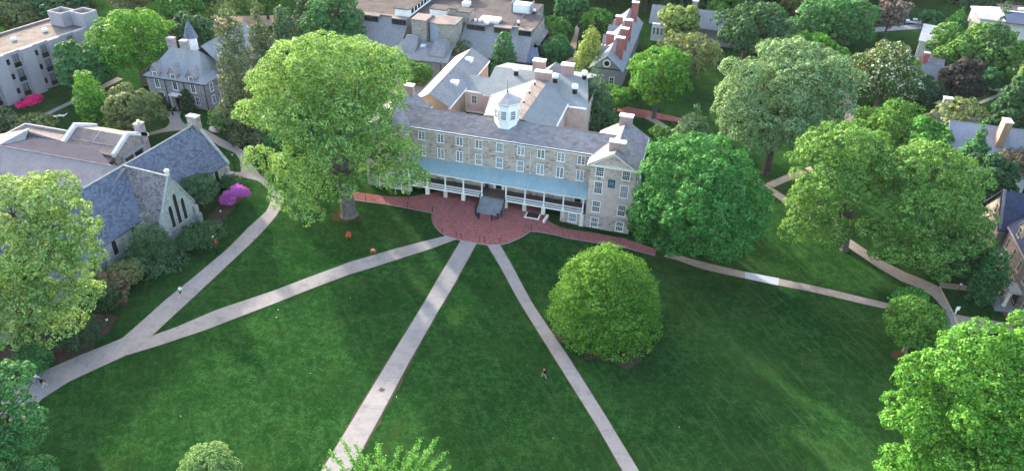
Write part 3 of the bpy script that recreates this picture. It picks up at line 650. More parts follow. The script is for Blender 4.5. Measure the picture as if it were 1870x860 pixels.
b.poly([(CW, -32, 0), (CW, 17.2, 0), (CW, 17.2, CE), (CW, -32, CE)]); b.poly([(-CW, 17.2, 0), (-CW, -32, 0), (-CW, -32, CE), (-CW, 17.2, CE)])
for yy in (17.2, 16.8, -32): b.poly([(-CW, yy, 0), (CW, yy, 0), (CW, yy, CE), (0, yy, CZ+.1), (-CW, yy, CE)])
b.build('wall', STONE_G, ch)
for s in (1, -1): MB().slab([(s*(CW+.35), -32.3, CE-.4), (s*(CW+.35), 16.9, CE-.4), (0, 16.9, CZ), (0, -32.3, CZ)], .2).build('roof', SLATE_B, ch)
MB().tube([(0, -32.3, CZ+.02), (0, 16.9, CZ+.02)], .14, 6).build('ridge_cap', STONE_G, ch)
for s in (1, -1): MB().slab([(s*(CW+.5), 16.8, CE-.3), (s*(CW+.5), 17.4, CE-.3), (0, 17.4, CZ+.45), (0, 16.8, CZ+.45)], .5).build('gable_coping', STONE_G, ch)
chimney(ch, 0, 17.0, CZ-1.5, CZ+1.5, 2.0, 1.1, STONE_T, STONE_G)
TH, TX = 3.5, 8.8; ty = .6
b = MB().poly([(TX, ty-TH, 0), (TX, ty+TH, 0), (TX, ty+TH, CE), (TX, ty, CZ), (TX, ty-TH, CE)])
b.poly([(CW, ty-TH, 0), (TX, ty-TH, 0), (TX, ty-TH, CE), (CW, ty-TH, CE)]); b.poly([(TX, ty+TH, 0), (CW, ty+TH, 0), (CW, ty+TH, CE), (TX, ty+TH, CE)]); b.build('wall', STONE_G, ch)
MB().slab([(1.2, ty-TH-.3, CE-.45), (TX-.1, ty-TH-.3, CE-.45), (TX-.1, ty, CZ), (0.2, ty, CZ)], .18).build('roof', SLATE_R, ch)
MB().slab([(1.2, ty+TH+.3, CE-.45), (TX-.1, ty+TH+.3, CE-.45), (TX-.1, ty, CZ), (0.2, ty, CZ)], .18).build('roof', SLATE_B, ch)
MB().tube([(.2, ty, CZ+.02), (TX-.1, ty, CZ+.02)], .14, 6).build('ridge_cap', STONE_G, ch)
for s in (1, -1): MB().slab([(TX-.25, ty+s*(TH+.35), CE-.35), (TX+.15, ty+s*(TH+.35), CE-.35), (TX+.15, ty, CZ+.3), (TX-.25, ty, CZ+.3)], .4).build('gable_coping', STONE_G, ch)
MB().lathe(TX-.05, ty, [(.3, CZ+.2), (.28, CZ+.6), (.42, CZ+.8), (.42, CZ+1.1), (.15, CZ+1.3)], 8).build('finial', CREAM, ch)
for yy in (ty-TH+.1, ty+TH-.1):
    MB().box(TX-.3, yy-.4, 0, TX+1.0, yy+.4, 2.0).box(TX-.3, yy-.38, 2, TX+.6, yy+.38, 3.4).build('buttress', STONE_G, ch)
for dy, zz, hh in ((-1.35, 2.0, 3.9), (0, 2.0, 5.4), (1.35, 2.0, 3.9)): lancet(ch, TX, ty+dy, zz, .72, hh, R(90))
MB().box(TX-.02, ty-2.4, 1.3, TX+.14, ty+2.4, 1.7).build('sill_band', STONE_G, ch)
for yy in (-5.2, -9.2, -13.2, -17.2, -21.5, 9.5, 14.2): lancet(ch, CW, yy, 1.2, .85, 2.7, R(90))
for yy in (-7.2, -11.2, -15.2, 12, 16.8):
    MB().box(CW, yy-.35, 0, CW+.9, yy+.35, 1.9).box(CW, yy-.33, 1.9, CW+.5, yy+.33, 3.2).build('buttress', STONE_G, ch)
MB().tube([(CW+.2, -13.9, CE-.2), (CW+.3, -14, CE-.6), (CW+.95, -14, .2)], .1, 6).build('downpipe', IRON, ch)
MB().box(CW, 15.6, 0, CW+1.6, 17.2, 2.4, .2, .2).build('porch', STONE_T, ch)

# broad pale roofed wing on the chapel's far side
hw = thing('assembly_hall', 'broad hall with shallow purple grey and white roofs joined to the chapel', 'building', (-108.3, 82.0, 0))
MB().slab([(-.5, -9.5, 6.9), (24.5, -9.5, 6.9), (24.5, 0, 10.4), (-.5, 0, 10.4)], .2).build('roof', m_slate('lilac_grey_slate', (.185, .175, .19), .1, .5, .3), hw)
MB().slab([(-.5, 0, 10.39), (22.0, 0, 10.39), (15.0, 5.0, 9.55), (.5, 6.3, 9.5)], .2).build('roof', m_slate('dark_purple_slate', (.06, .058, .075), .1, .5, .3), hw)  # far slope: lack of sun painted in as a darker slate colour
MB().slab([(0, -24, 10.42), (0, 6.5, 10.42), (-13, 6.5, 6.5), (-13, -24, 6.5)], .2).build('roof', TAN_ROOF, hw)
MB().slab([(0, -24, 10.43), (0, 6.4, 10.43), (9, -9, 6.7), (9, -24, 6.7)], .2).build('roof', SLATE_L, hw)
MB().tube([(0, -24, 10.42), (0, 6.5, 10.42)], .13, 6).build('ridge_cap', CREAM, hw); MB().tube([(0, 0, 10.42), (22.6, 0, 10.42)], .1, 6).build('ridge_cap', SLATE, hw)
MB().box(-12.6, -23.6, 0, 8.6, 6.1, 6.4).box(8.6, -9.2, 0, 22, 5.0, 6.6).build('wall', STONE_G, hw)
b = MB(); b.poly([(22.0, -9.2, 6.6), (22, 5, 6.6), (22, 5, 9.2), (22, 0, 10.2)]); b.poly([(-12.6, 6.12, 6.3), (-12.6, 6.12, 6.35), (0, 6.12, 10.2), (8, 6.12, 9.2), (8, 6.12, 6.3)][::-1]); b.build('gable_wall', STONE_P, hw)
MB().box(-6.5, .5, 8.2, -5.0, 2.0, 9.1).build('roof_hatch', CREAM, hw)
MB().slab([(6.5, -10, 3.0), (10.6, -10, 3.0), (10.6, -5, 3.3), (6.5, -5, 3.3)], .2).build('canopy', m_plain('teal_copper', (.16, .38, .38), .5, .15), hw)
MB().slab([(6.5, -13, 3.6), (12, -13, 3.6), (12, -10.1, 3.8), (6.5, -10.1, 3.8)], .2).build('canopy', SLATE_L, hw)

# coped gallery behind the chapel
gal = thing('gallery_building', 'low stone gallery with white coped gables and tan roof behind the chapel', 'building', (-99.2, 94.4, 0))
GE, GZ, GX = 6.9, 8.7, 5.4
b = MB().box(-GX, -4.0, 0, GX, 4.0, GE-.02)
for s in (-1, 1): b.poly([(s*GX, -4, GE), (s*GX, 4, GE), (s*GX, 0, GZ)][::s])
b.build('wall', STONE_T, gal)
MB().slab([(-GX, -4.3, GE), (GX, -4.3, GE), (GX, -2.2, GE+.55), (-GX, -2.2, GE+.55)], .2).build('roof', TAN_ROOF, gal)
MB().slab([(-GX, -2.15, GE+.75), (GX, -2.15, GE+.75), (GX, 0, GZ), (-GX, 0, GZ)], .2).build('roof', TAN_ROOF, gal)
MB().slab([(-GX, 0, GZ), (GX, 0, GZ), (GX, 4.3, GE), (-GX, 4.3, GE)], .2).build('roof', TAN_ROOF, gal)
MB().box(-GX+.3, -2.3, GE+.3, GX-.3, -2.05, GE+.72).build('clerestory', STONE_P, gal)
MB().slab([(-.4, -2.15, GE+.80), (-.22, -2.15, GE+.80), (-.22, 0, GZ+.05), (-.4, 0, GZ+.05)], .1).build('roof_seam', CONC_D, gal)
for s in (-1, 1):
    for e in (-1, 1): MB().slab([(s*GX-.3, e*4.4, GE+.4), (s*GX+.3, e*4.4, GE+.4), (s*GX+.3, 0, GZ+.75), (s*GX-.3, 0, GZ+.75)], .7).build('gable_coping', m_plain('white_coping', (.58, .58, .6), .7, .1), gal)
chimney(gal, GX-.3, 3.4, 4, GZ+.7, 1.2, 1.4, STONE_P, STONE_T); MB().lathe(GX-.3, 3.4, [(.3, GZ+.86), (.4, GZ+1.1), (.22, GZ+1.4)], 6).build('chimney_pot', CREAM, gal)
wf = MB().box(GX, -2.8, 5.5, GX+.5, 2.6, 5.9).box(GX, -2.8, 2.6, GX+.35, -2.4, 5.5).box(GX, 2.2, 2.6, GX+.35, 2.6, 5.5).box(GX, -.15, 2.6, GX+.25, .15, 5.5).box(GX, -2.4, 3.9, GX+.2, 2.2, 4.05).build('window', m_plain('grey_stone_frame', (.32, .31, .33), .8, .1), gal)
MB().box(GX+.02, -2.4, 2.6, GX+.08, 2.2, 5.5).build('pane', GLASS, wf)
MB().box(-18.5, -3.2, 0, -GX-.3, 1.5, 6.3).build('annexe', STONE_T, gal); MB().box(-18.3, -3.0, 6.3, -GX-.3, 1.3, 6.36).build('annexe_roof', TAN_ROOF, gal)
MB().box(-18.5, 1.2, 6.3, -GX-.3, 1.5, 6.75).box(-18.5, -3.2, 6.3, -18.2, 1.2, 6.75).build('parapet', CONC_D, gal)
MB().box(GX-3.6, -8.6, 0, GX-.5, -4.02, 5.2).build('lean_to', STONE_P, gal); MB().slab([(GX-3.8, -8.8, 5.3), (GX-.3, -8.8, 5.3), (GX-.3, -4.02, 6.5), (GX-3.8, -4.02, 6.5)], .2).build('lean_to_roof', TAN_ROOF, gal)

# ================================================================== hipped stone house upper left
sh = thing('stone_house', 'purple grey stone house with pale hipped roof, three stone dormers and a cupola', 'house', (-106.5, 123.7, 0))
SX, SE, SZ = 7.1, 6.1, 11.3
dw = [(-4.6, 3.7, 1.2, 3.6), (-.2, 3.7, 1.2, 3.6), (4.2, 3.7, 1.2, 3.6), (-4.0, .9, 1.1, 1.9), (4.6, .9, 1.1, 1.9)]
MB().wall(-SX, SX, 0, SE, [wop(q[0], q[1], q[2], SE-q[1]+.02) if q[1] > 3 else wop(*q) for q in dw]+[(-.9, .9, 0, 2.6)]).build('wall', STONE_P, sh)
b = MB().poly([(SX, 0, 0), (SX, 9.4, 0), (SX, 9.4, SE), (SX, 0, SE)]).poly([(-SX, 9.4, 0), (-SX, 0, 0), (-SX, 0, SE), (-SX, 9.4, SE)]).poly([(SX, 9.4, 0), (-SX, 9.4, 0), (-SX, 9.4, SE), (SX, 9.4, SE)]); b.build('wall', STONE_P, sh)
A = [(-SX-.5, -.5, SE-.05), (SX+.5, -.5, SE-.05), (SX+.5, 9.9, SE-.05), (-SX-.5, 9.9, SE-.05)]; Bm = [(-SX+.9, .9, SE+1.1), (SX-.9, .9, SE+1.1), (SX-.9, 8.5, SE+1.1), (-SX+.9, 8.5, SE+1.1)]; r1, r2 = (-SX+4.2, 4.5, SZ), (SX-3.0, 4.5, SZ)
b = MB()
for i in range(4): j = (i+1) % 4; b.poly([A[i], A[j], Bm[j], Bm[i]])
b.poly([Bm[0], Bm[1], r2, r1]).poly([Bm[1], Bm[2], r2]).poly([Bm[2], Bm[3], r1, r2]).poly([Bm[3], Bm[0], r1]).poly(A[::-1]); b.build('roof', m_slate('very_pale_slate', (.25, .255, .275), .12, .4, .24), sh)
MB().box(-SX-.45, -.48, SE-.3, SX+.45, -.3, SE-.06).build('gutter', IRON, sh)
for q in dw:
    if q[1] > 3:
        x = q[0]; MB().wall(x-1.1, x+1.1, SE, 7.4, [(x-.59, x+.59, SE, 7.28)], -.12).poly([(x-1.1, -.12, 7.4), (x+1.1, -.12, 7.4), (x, -.12, 8.9)]).box(x-1.1, -.1, SE, x-1.0, 2.2, 7.4).box(x+1.0, -.1, SE, x+1.1, 2.2, 7.4).build('dormer', STONE_P, sh)
        for s in (1, -1): MB().slab([(x+s*1.3, -.3, 7.15), (x+s*1.3, 2.4, 7.15), (x, 3.4, 9.0), (x, -.3, 9.0)], .15).build('dormer_roof', STONE_P, sh)
        window(sh, x, -.1, q[1], q[2], q[3], 'two')
    else: window(sh, q[0], 0, q[1], q[2], q[3], 'two')
for x in (-2.6, 2.0): MB().tube([(x, -.4, SE-.2), (x, -.12, SE-.6), (x, -.12, 0)], .08, 6).build('downpipe', IRON, sh)
MB().tube([(SX-.1, -.4, SE-.2), (SX-.1, -.12, SE-.6), (SX-.1, -.12, 0)], .08, 6).build('downpipe', IRON, sh)
d = MB().box(-.8, .06, 0, .8, .14, 2.5).build('door', DARK, sh); MB().box(-1.3, -1.2, 0, -1.05, .02, 2.7).box(1.05, -1.2, 0, 1.3, .02, 2.7).box(-1.5, -1.4, 2.7, 1.5, .03, 2.95).build('door_hood', CREAM, sh)
chimney(sh, -3.0, 5.2, 9, 13.0, 1.5, 1.2, STONE_P, STONE_P); chimney(sh, .4, 4.9, 9, 12.9, 1.5, 1.2, STONE_P, STONE_P)
for yy in (2, 5, 7.6):
    for zz in (.9, 3.7): window(sh, SX, yy, zz, 1.1, 1.9, 'two', R(90), solid=True)
MB().box(-2.5, 9.42, 0, 10.5, 22, SE).build('rear_wall', STONE_P, sh); gable_roof('rear_roof', sh, -2.5, 10.5, 6.0, 22, SE, 12.0, m_slate('pale_blue_slate', (.22, .235, .265), .1, .4, .24), 'y', .5)
MB().lathe(-1.6, 9.9, [(1.15, 9), (1.15, 11.9)], 8, .5).build('cupola', WHITE, sh); MB().lathe(-1.6, 9.9, [(1.6, 11.9), (1.3, 12.5), (.75, 14.2), (.1, 15.4)], 8, .5).build('cupola_roof', SLATE_B, sh)
b = MB().box(-SX-1.4, 1.5, 0, -SX-.02, 7.5, 5.6); b.build('side_wing', STONE_P, sh); MB().slab([(-SX-1.6, 1.3, 5.6), (-SX-1.6, 7.7, 5.6), (-SX, 7.7, 7.6), (-SX, 1.3, 7.6)], .2).build('side_wing_roof', SLATE, sh)

# ================================================================== concrete residence upper left
dm = thing('concrete_residence', 'three storey lilac grey concrete residence with blank piers and flat roof at far left', 'building', (-139.6, 121.0, 0), -R(9))
b = MB(); y0, y1, HZ = -42, 16, 10.0
fw = [(y, kind) for y0_ in range(-6, 3) for y, kind in ((y0_*6.6+1.1, 's'), (y0_*6.6+3.0, 't'))]
# facade looks to +x : built in a turned copy of the wall helper
fa = MB(); ops = []
for y, kd in fw:
    if not (y0+1 < y < y1-1): continue
    for z in (.7, 3.9, 7.1): ops.append((y-.5, y+.5, z+.6, z+1.8) if kd == 's' else (y-.75, y+.75, z-.3, z+2.35))
fa.wall(y0, y1, 0, HZ, ops, 0, .35); fa.xf(Matrix.Rotation(R(90), 4, 'Z')); fa.build('wall', CONC_D, dm)
b = MB().poly([(0, y1, 0), (-12, y1, 0), (-12, y1, HZ), (0, y1, HZ)]).poly([(-12, y0, 0), (0, y0, 0), (0, y0, HZ), (-12, y0, HZ)]).poly([(-12, y1, 0), (-12, y0, 0), (-12, y0, HZ), (-12, y1, HZ)]); b.build('wall', CONC_D, dm)
MB().box(-11.8, y0+.2, HZ-.3, -.2, y1-.2, HZ-.1).build('flat_roof', m_plain('brown_grey_roof', (.135, .115, .105), .95, .25, .4), dm)
MB().box(-12.1, y0-.1, HZ, -11.7, y1+.1, HZ+.35).box(-11.7, y1-.3, HZ, -.1, y1+.1, HZ+.35).box(-11.7, y0-.1, HZ, -.1, y0+.3, HZ+.35).build('parapet', m_plain('dark_parapet', (.2, .18, .19), .8, .15), dm)
for i in range(-6, 3):
    yb = i*6.6+4.0
    if y0 < yb < y1-2.5: MB().box(.004, yb, 0, .95, min(y1, yb+2.9), HZ+.3).build('pier', CONC_D, dm); MB().box(-.3, yb-.3, HZ, .0, yb+3.2, HZ+.25).build('parapet', CONC, dm)
    if y0 < yb-4: MB().box(-.3, yb-3.7, HZ-.0, .02, yb-.3, HZ+.2).build('parapet', CONC, dm)
for y, kd in fw:
    if not (y0+1 < y < y1-1): continue
    for z in (.7, 3.9, 7.1):
        if kd == 's': window(dm, .12-.3, y, z+.6, 1.0, 1.2, 'two', R(90), IRON, GLASS, .07)
        else:
            window(dm, .12-.3, y, z-.3, 1.5, 2.65, 'two', R(90), IRON, GLASS_L if z < 7.5 else GLASS, .08)
            MB().box(-.2, y-.75, z-.35, .12, y+.75, z+.55).build('balcony_panel', IRON, dm)
for (ya, xa) in ((12.2, -6.4), (14.4, -1.9)):
    tw = MB(); tw.box(xa-2.2, ya, HZ, xa+2.2, ya+.25, HZ+3.2).box(xa-2.2, ya+3.4, HZ, xa+2.2, ya+3.65, HZ+3.2).box(xa-2.2, ya+.25, HZ, xa-1.95, ya+3.4, HZ+3.2).box(xa+1.95, ya+.25, HZ, xa+2.2, ya+3.4, HZ+3.2).build('roof_tower', CONC_D, dm)
    MB().box(xa-1.95, ya+.25, HZ, xa+1.95, ya+3.4, HZ+2.6).build('tower_roof', m_plain('shadowed_tar', (.12, .11, .12), .9, .1), dm)  # plain dark grey tar between the tower walls
for q in range(5): MB().box(-9+q*.7, -20+q*7, HZ-.1, -8.3+q*.7, -19.2+q*7, HZ+.5).build('roof_vent', ALU, dm)

# ================================================================== slate terraced refectory beyond the hall
lb = thing('slate_refectory', 'wide slate covered building with flat roof, strip windows and square stone towers behind the hall', 'building', (-65, 165, 0))
def mansard(x0, x1, ys, wins_, ye, ze, yb, zt=9.0, zs=7.3):
    """steep slate slope facing -y with strip dormers under a flat roof"""
    MB().slab([(x0, ye, ze), (x1, ye, ze), (x1, ys, zt-.3), (x0, ys, zt-.3)], .2).build('slate_slope', SLATE_L, lb)
    MB().box(x0+.2, ye+1.2, 0, x1-.2, yb, ze-.1).build('wall', DARK, lb)
    b = MB(); b.poly([(x1-.05, ye+1, ze), (x1-.05, yb, ze), (x1-.05, yb, zt-.4), (x1-.05, ys, zt-.4)]); b.build('end_wall', STONE_T, lb); b = MB(); b.poly([(x0+.05, yb, ze), (x0+.05, ye+1, ze), (x0+.05, ys, zt-.4), (x0+.05, yb, zt-.4)]); b.build('end_wall', STONE_T, lb)
    MB().box(x0, ys, zt-.3, x1, yb, zt).build('flat_roof', GRAVEL_ROOF, lb); MB().box(x0-.1, ys-.2, zt-.25, x1+.1, ys+.35, zt+.12).build('roof_edge', TAN_ROOF, lb)
    for (a, c) in wins_:
        yd = ys-1.5; d = MB().box(a, yd, zs-.5, c, ys+.2, zt-.1).build('strip_dormer', SLATE, lb); MB().box(a-.1, yd-.25, zt-.1, c+.1, ys+.25, zt+.1).build('dormer_roof', TAN_ROOF, lb)
        w_ = MB().box(a+.12, yd-.04, zs-.35, c-.12, yd-.01, zt-.25).build('window', GLASS, lb)
        f = MB()
        for q in range(5): xx = a+.12+(c-a-.24)*q/4; f.box(xx-.05, yd-.1, zs-.35, xx+.05, yd-.041, zt-.25)
        f.box(a+.1, yd-.11, zs-.45, c-.1, yd-.042, zs-.3); f.box(a+.1, yd-.09, (zs+zt)/2-.34, c-.1, yd-.043, (zs+zt)/2-.26); f.build('window_frame', m_plain('dark_bronze', (.07, .06, .055), .5, .1), w_)
mansard(6.8, 24.6, 8.7, [(7.6, 12.4), (14.7, 19.0), (21.0, 24.3)], 1.2, 3.2, 20)
mansard(-30, -7.2, 6.0, [(-26.5, -23), (-19, -15), (-11.4, -7.4)], -1.8, 2.6, 34)
MB().box(-7.2, 9, 0, 6.8, 34, 8.8).build('middle_wall', STONE_T, lb); MB().box(-7.2, 9, 8.8, 6.8, 34, 8.95).build('flat_roof', GRAVEL_ROOF, lb); MB().box(6.8, 20, 8.7, 22, 30, 8.96).build('flat_roof', GRAVEL_ROOF, lb); MB().box(6.8, 20.01, 0, 22, 30, 8.7).build('wall', STONE_T, lb)
# stone towers
for (x0, x1, ya, yb, zt) in ((-4.3, -.6, .3, 5.2, 10.6),):
    t_ = MB().box(x0, ya, 0, x1, yb, zt).build('stone_tower', STONE_T, lb); MB().box(x0-.15, ya-.15, zt, x1+.15, yb+.15, zt+.25).build('tower_cap', TAN_ROOF, t_)
b = MB(); b.poly([(0, 1.4, 0), (2.6, .4, 0), (2.6, .4, 10.2), (0, 1.4, 10.2)]); t_ = b.build('stair_tower', m_plain('blue_grey_panel', (.27, .31, .38), .6, .06), lb)
b = MB(); b.poly([(2.6, .4, 0), (6.6, 1.4, 0), (6.6, 1.4, 10.2), (2.6, .4, 10.2)]).poly([(6.6, 1.4, 0), (6.6, 7, 0), (6.6, 7, 10.2), (6.6, 1.4, 10.2)]).poly([(0, 7, 0), (0, 1.4, 0), (0, 1.4, 10.2), (0, 7, 10.2)]); b.build('stair_tower_wall', STONE_T, lb)
MB().slab([(-.1, 1.2, 10.4), (2.6, .1, 10.4), (6.8, 1.2, 10.4), (6.8, 7.2, 10.4), (-.1, 7.2, 10.4)], .22).build('tower_cap', TAN_ROOF, lb)
for (x0, ya, x1, yb, zt, mt) in ((-3.2, 10, 1.2, 14, 10.6, WHITE), (2.2, 10, 4.2, 13, 11.2, STONE_T), (4.6, 8.4, 8.0, 12, 11.2, STONE_T)):
    t_ = MB().box(x0, ya, 8.8, x1, yb, zt).build('roof_block', mt, lb); MB().box(x0-.15, ya-.15, zt, x1+.15, yb+.15, zt+.2).build('roof_block_cap', GRAVEL_ROOF, t_)
# low front range
MB().slab([(-7.0, -6.8, 3.3), (7.2, -6.0, 3.3), (6.6, .4, 5.6), (-7.0, .3, 5.6)], .25).build('slate_slope', SLATE_L, lb); b = MB().box(-6.7, -6.0, 0, -2.5, -.2, 3.1).box(1.0, -5.6, 0, 6.9, -.2, 3.1); b.build('wall', STONE_T, lb); MB().box(-2.5, -4.5, 0, 1.0, -.2, 3.1).build('recess', DARK, lb)
for x in (-5.8, 1.8):
    b = MB(); b.poly([(x, -4.6, 4.05), (x+4, -4.5, 4.05), (x+3.6, -.6, 7.0), (x+.4, -.6, 7.0)]); b.poly([(x+4, -4.5, 4.0), (x+4, .3, 5.4), (x+3.6, .3, 7), (x+3.6, -.6, 7)]); b.poly([(x, .3, 5.4), (x, -4.6, 4.0), (x+.4, -.6, 7), (x+.4, .3, 7)]); b.poly([(x+.4, -.6, 7.0), (x+3.6, -.6, 7.0), (x+3.6, .3, 7), (x+.4, .3, 7)]); b.build('roof_light', SLATE_L, lb)
MB().box(-1.2, -2.2, 5.0, -.0, -1.2, 5.5).build('roof_box', ALU, lb)
# monitor with a row of windows, plant on the roof
MB().box(-11.2, 6.5, 9, -7.4, 30, 10.9).build('monitor', WHITE, lb); MB().box(-11.6, 6.2, 10.9, -7.1, 30.3, 11.1).build('monitor_roof', GRAVEL_ROOF, lb)
for q in range(10):
    w_ = MB().box(-7.42, 8+q*2.2, 9.5, -7.36, 9.7+q*2.2, 10.6).build('window', GLASS, lb)
MB().box(-5.5, 27, 8.9, 1.0, 30, 11.4).build('penthouse', WHITE, lb); MB().box(-5.8, 26.7, 11.4, 1.3, 30.3, 11.6).build('penthouse_roof', GRAVEL_ROOF, lb)
for q in range(3): window(lb, -4+q*1.6, 27, 9.6, .9, 1.1, 'two', 0, IRON, solid=True)
for (x0, y0_, x1, y1_, zz) in ((10.2, 9.5, 15.2, 12.5, 9.8), (16, 20, 20.5, 23, 11.2), (12, 8, 13, 9, 9.6), (2, 20, 4, 22, 10)):
    MB().box(x0, y0_, 9, x1, y1_, zz).build('roof_plant', ALU, lb)
for q in range(3): MB().lathe(9.2+q*1.2, 9.3, [(.4, 8.9), (.4, 9.6), (.25, 9.7)], 10).build('roof_fan', ALU, lb)
for p_ in ((20.2, 10.2), (21.5, 21)): vent(lb, p_[0], p_[1], 9, .4, 1.3)
for (x0, y0_, x1, y1_) in ((15.6, 19.7, 15.75, 23.3), (20.75, 19.7, 20.9, 23.3)): MB().box(x0, y0_, 9, x1, y1_, 11.6).build('plant_screen', CONC_D, lb)
MB().slab([(18.6, 9.8, 9.2), (25.6, 9.8, 4.6), (25.6, 26.5, 4.6), (20.0, 26.5, 9.2)], .2).build('slate_slope', SLATE, lb); MB().box(20, 10, 0, 25.2, 26, 4.4).build('wall', DARK, lb)
b = MB(); b.poly([(18.7, 26.45, 0), (25.3, 26.45, 4.3), (20, 26.45, 9)]); b.build('end_wall', STONE_T, lb)
MB().slab([(24.6, 1.0, 3.2), (28.0, 2.4, 3.2), (26.3, 6, 5.6), (24.6, 5, 5.6)], .2).build('slate_slope', SLATE_B, lb)
MB().box(18.5, 1.6, 0, 19.1, 2.2, 3.1).box(12.5, 1.6, 0, 13.1, 2.2, 3.1).build('pier', STONE_T, lb)

# ================================================================== long house with red chimneys
rd = thing('red_chimney_house', 'long grey house with pale slate roof and six tall red brick chimneys', 'house', (-20.1, 161.3, 0))
RW, RE_, RZ_, RL = 3.6, 6.2, 9.3, 37
b = MB().wall(-RW+.2, RW-.2, 0, RE_, [wop(1.5, 2.4, 1.2, 1.9)], 0)
b.poly([(-RW+.2, 0, RE_), (RW-.2, 0, RE_), (0, 0, RZ_-.1)]); b.poly([(RW-.2, 0, 0), (RW-.2, RL, 0), (RW-.2, RL, RE_), (RW-.2, 0, RE_)]).poly([(-RW+.2, RL, 0), (-RW+.2, 0, 0), (-RW+.2, 0, RE_), (-RW+.2, RL, RE_)]); b.build('wall', m_plain('dark_grey_render', (.20, .19, .20), .9, .15), rd)
window(rd, 1.5, 0, 2.4, 1.2, 1.9, 'two')
MB().box(-RW+.1, -.12, RE_-.15, RW-.1, -.02, RE_+.05).build('gable_band', IRON, rd)
rw = MB().lathe(0, 0, [(.95, 0), (.95, .12), (.62, .14), (.62, .0)], 18); rw.xf(Matrix.Translation((0, -.02, 7.4)) @ Matrix.Rotation(R(90), 4, 'X')); rw = rw.build('round_window', CREAM, rd)
pn = MB().lathe(0, 0, [(.6, 0), (.6, .05)], 16); pn.xf(Matrix.Translation((0, -.12, 7.4)) @ Matrix.Rotation(R(90), 4, 'X')); pn.build('pane', GLASS, rw)
gable_roof('roof', rd, -RW, RW, 0, RL, RE_, RZ_, m_slate('pale_blue_grey_slate', (.23, .24, .26), .12, .4, .24), 'y', .4)
for (y, x, hh) in ((5.0, 2.0, 4.3), (11.5, 2.0, 4.4), (18.5, 2.0, 4.3), (33, 1.7, 4.6), (11.0, -1.2, 3.0), (25.5, -1.2, 2.8)): chimney(rd, x, y, 7.0, 8.0+hh-.3, 1.7, 1.2, REDBRICK, ALU)
for y in (7.5, 15.5, 23.5):
    b = MB(); b.poly([(-3.2, y-1.6, 6.4), (-3.2, y+1.6, 6.4), (-3.2, y+1.6, 7.2), (-3.2, y, 8.8), (-3.2, y-1.6, 7.2)][::-1]); b.poly([(-3.2, y-1.6, 6.4), (-2, y-1.6, 7.3), (-3.2, y-1.6, 7.2)]); b.build('dormer', CONC_D, rd)
    for s in (-1, 1): MB().slab([(-3.5, y+s*1.9, 6.95), (-1.8, y+s*1.9, 6.95), (-.5, y, 8.85), (-3.5, y, 8.85)], .12).build('dormer_roof', SLATE_L, rd)
gh = thing('grey_roofed_hall', 'long low hall with plain grey slate roof behind the trees at the top', 'building', (5, 208.5, 0))
MB().box(-19, -4.2, 0, 22, 4.2, 4.8).build('wall', CONC_D, gh); gable_roof('roof', gh, -19.6, 22.4, -4.5, 4.5, 4.9, 8.2, SLATE_L, 'x', .5)
MB().box(-19, -5.8, 0, -15.5, -4.22, 4.7).build('bay', WHITE, gh)
for q in range(3): window(gh, -18.3+q*1.05, -5.8, 1.8, .75, 2.0, 'two', 0, WHITE, solid=True)
chimney(gh, -8.6, .5, 7.2, 10.2, 1.5, 1.0, STONE_T, CREAM); chimney(gh, 18.6, .3, 7.2, 10.2, 1.6, 1.1, IRON, CREAM)

# ================================================================== houses on the right
STONE_D = m_stone('dark_grey_stone', (.10, .09, .10), (.16, .14, .15), (.22, .19, .20), (.19, .175, .18))
TRIM_D = m_plain('weathered_cream_trim', (.36, .34, .31), .7, .12)
r1 = thing('gabled_stone_house', 'dark grey stone house with gable, white dormers and dark blue roof at the right edge', 'house', (50.3, 117.6, 0))
def fwall(par, y0, y1, z0, z1, x, ops, mat, name='wall'):
    """wall looking to -x; ops are (y, z, w, h)"""
    f = MB().wall(-y1, -y0, z0, z1, [wop(-o[0], o[1], o[2], o[3]) for o in ops], 0); f.xf(Matrix.Translation((x, 0, 0)) @ Matrix.Rotation(R(-90), 4, 'Z')); return f.build(name, mat, par)
gw = [(-1.6, .9, 1.2, 2.2), (1.5, .9, 1.2, 2.2), (-1.6, 4.0, 1.1, 1.9), (1.5, 4.0, 1.1, 1.9), (0, 7.2, 1.1, 1.7)]
fwall(r1, -3.8, 4.2, 0, 6.9, 0, gw[:4], STONE_D)
b = MB().poly([(0, 4.2, 6.9), (0, -3.8, 6.9), (0, .2, 11.4)]).poly([(0, -3.8, 0), (4, -3.8, 0), (4, -3.8, 6.9), (0, -3.8, 6.9)]).poly([(4, 4.2, 0), (0, 4.2, 0), (0, 4.2, 6.9), (4, 4.2, 6.9)]); b.build('gable_wall', m_stone('dim_gable_stone', (.13, .115, .11), (.19, .165, .155), (.24, .21, .195), (.21, .19, .18)), r1)
for q in gw: window(r1, 0 if q[1] < 7 else -.12, q[0], q[1], q[2], q[3], 'two', R(-90), TRIM_D)
DBLUE = m_slate('dark_navy_slate', (.05, .06, .10), .25, .4, .24)
gable_roof('roof', r1, -.1, 7.5, -3.8, 4.2, 6.9, 11.2, DBLUE, 'x', .4)
for s in (-1, 1): MB().slab([(-.3, .2+s*4.3, 6.7), (.1, .2+s*4.3, 6.7), (.1, .2, 11.55), (-.3, .2, 11.55)], .35).build('gable_coping', STONE_D, r1)
lw = [(-5.6-k_*3.1, z, 1.15, h) for k_ in range(5) for z, h in ((.9, 2.1), (4.2, 2.0))]
fwall(r1, -24, -3.8, 0, 7.3, 1.2, lw, STONE_D)
for q in lw: window(r1, 1.2, q[0], q[1], q[2], q[3], 'two', R(-90), TRIM_D)
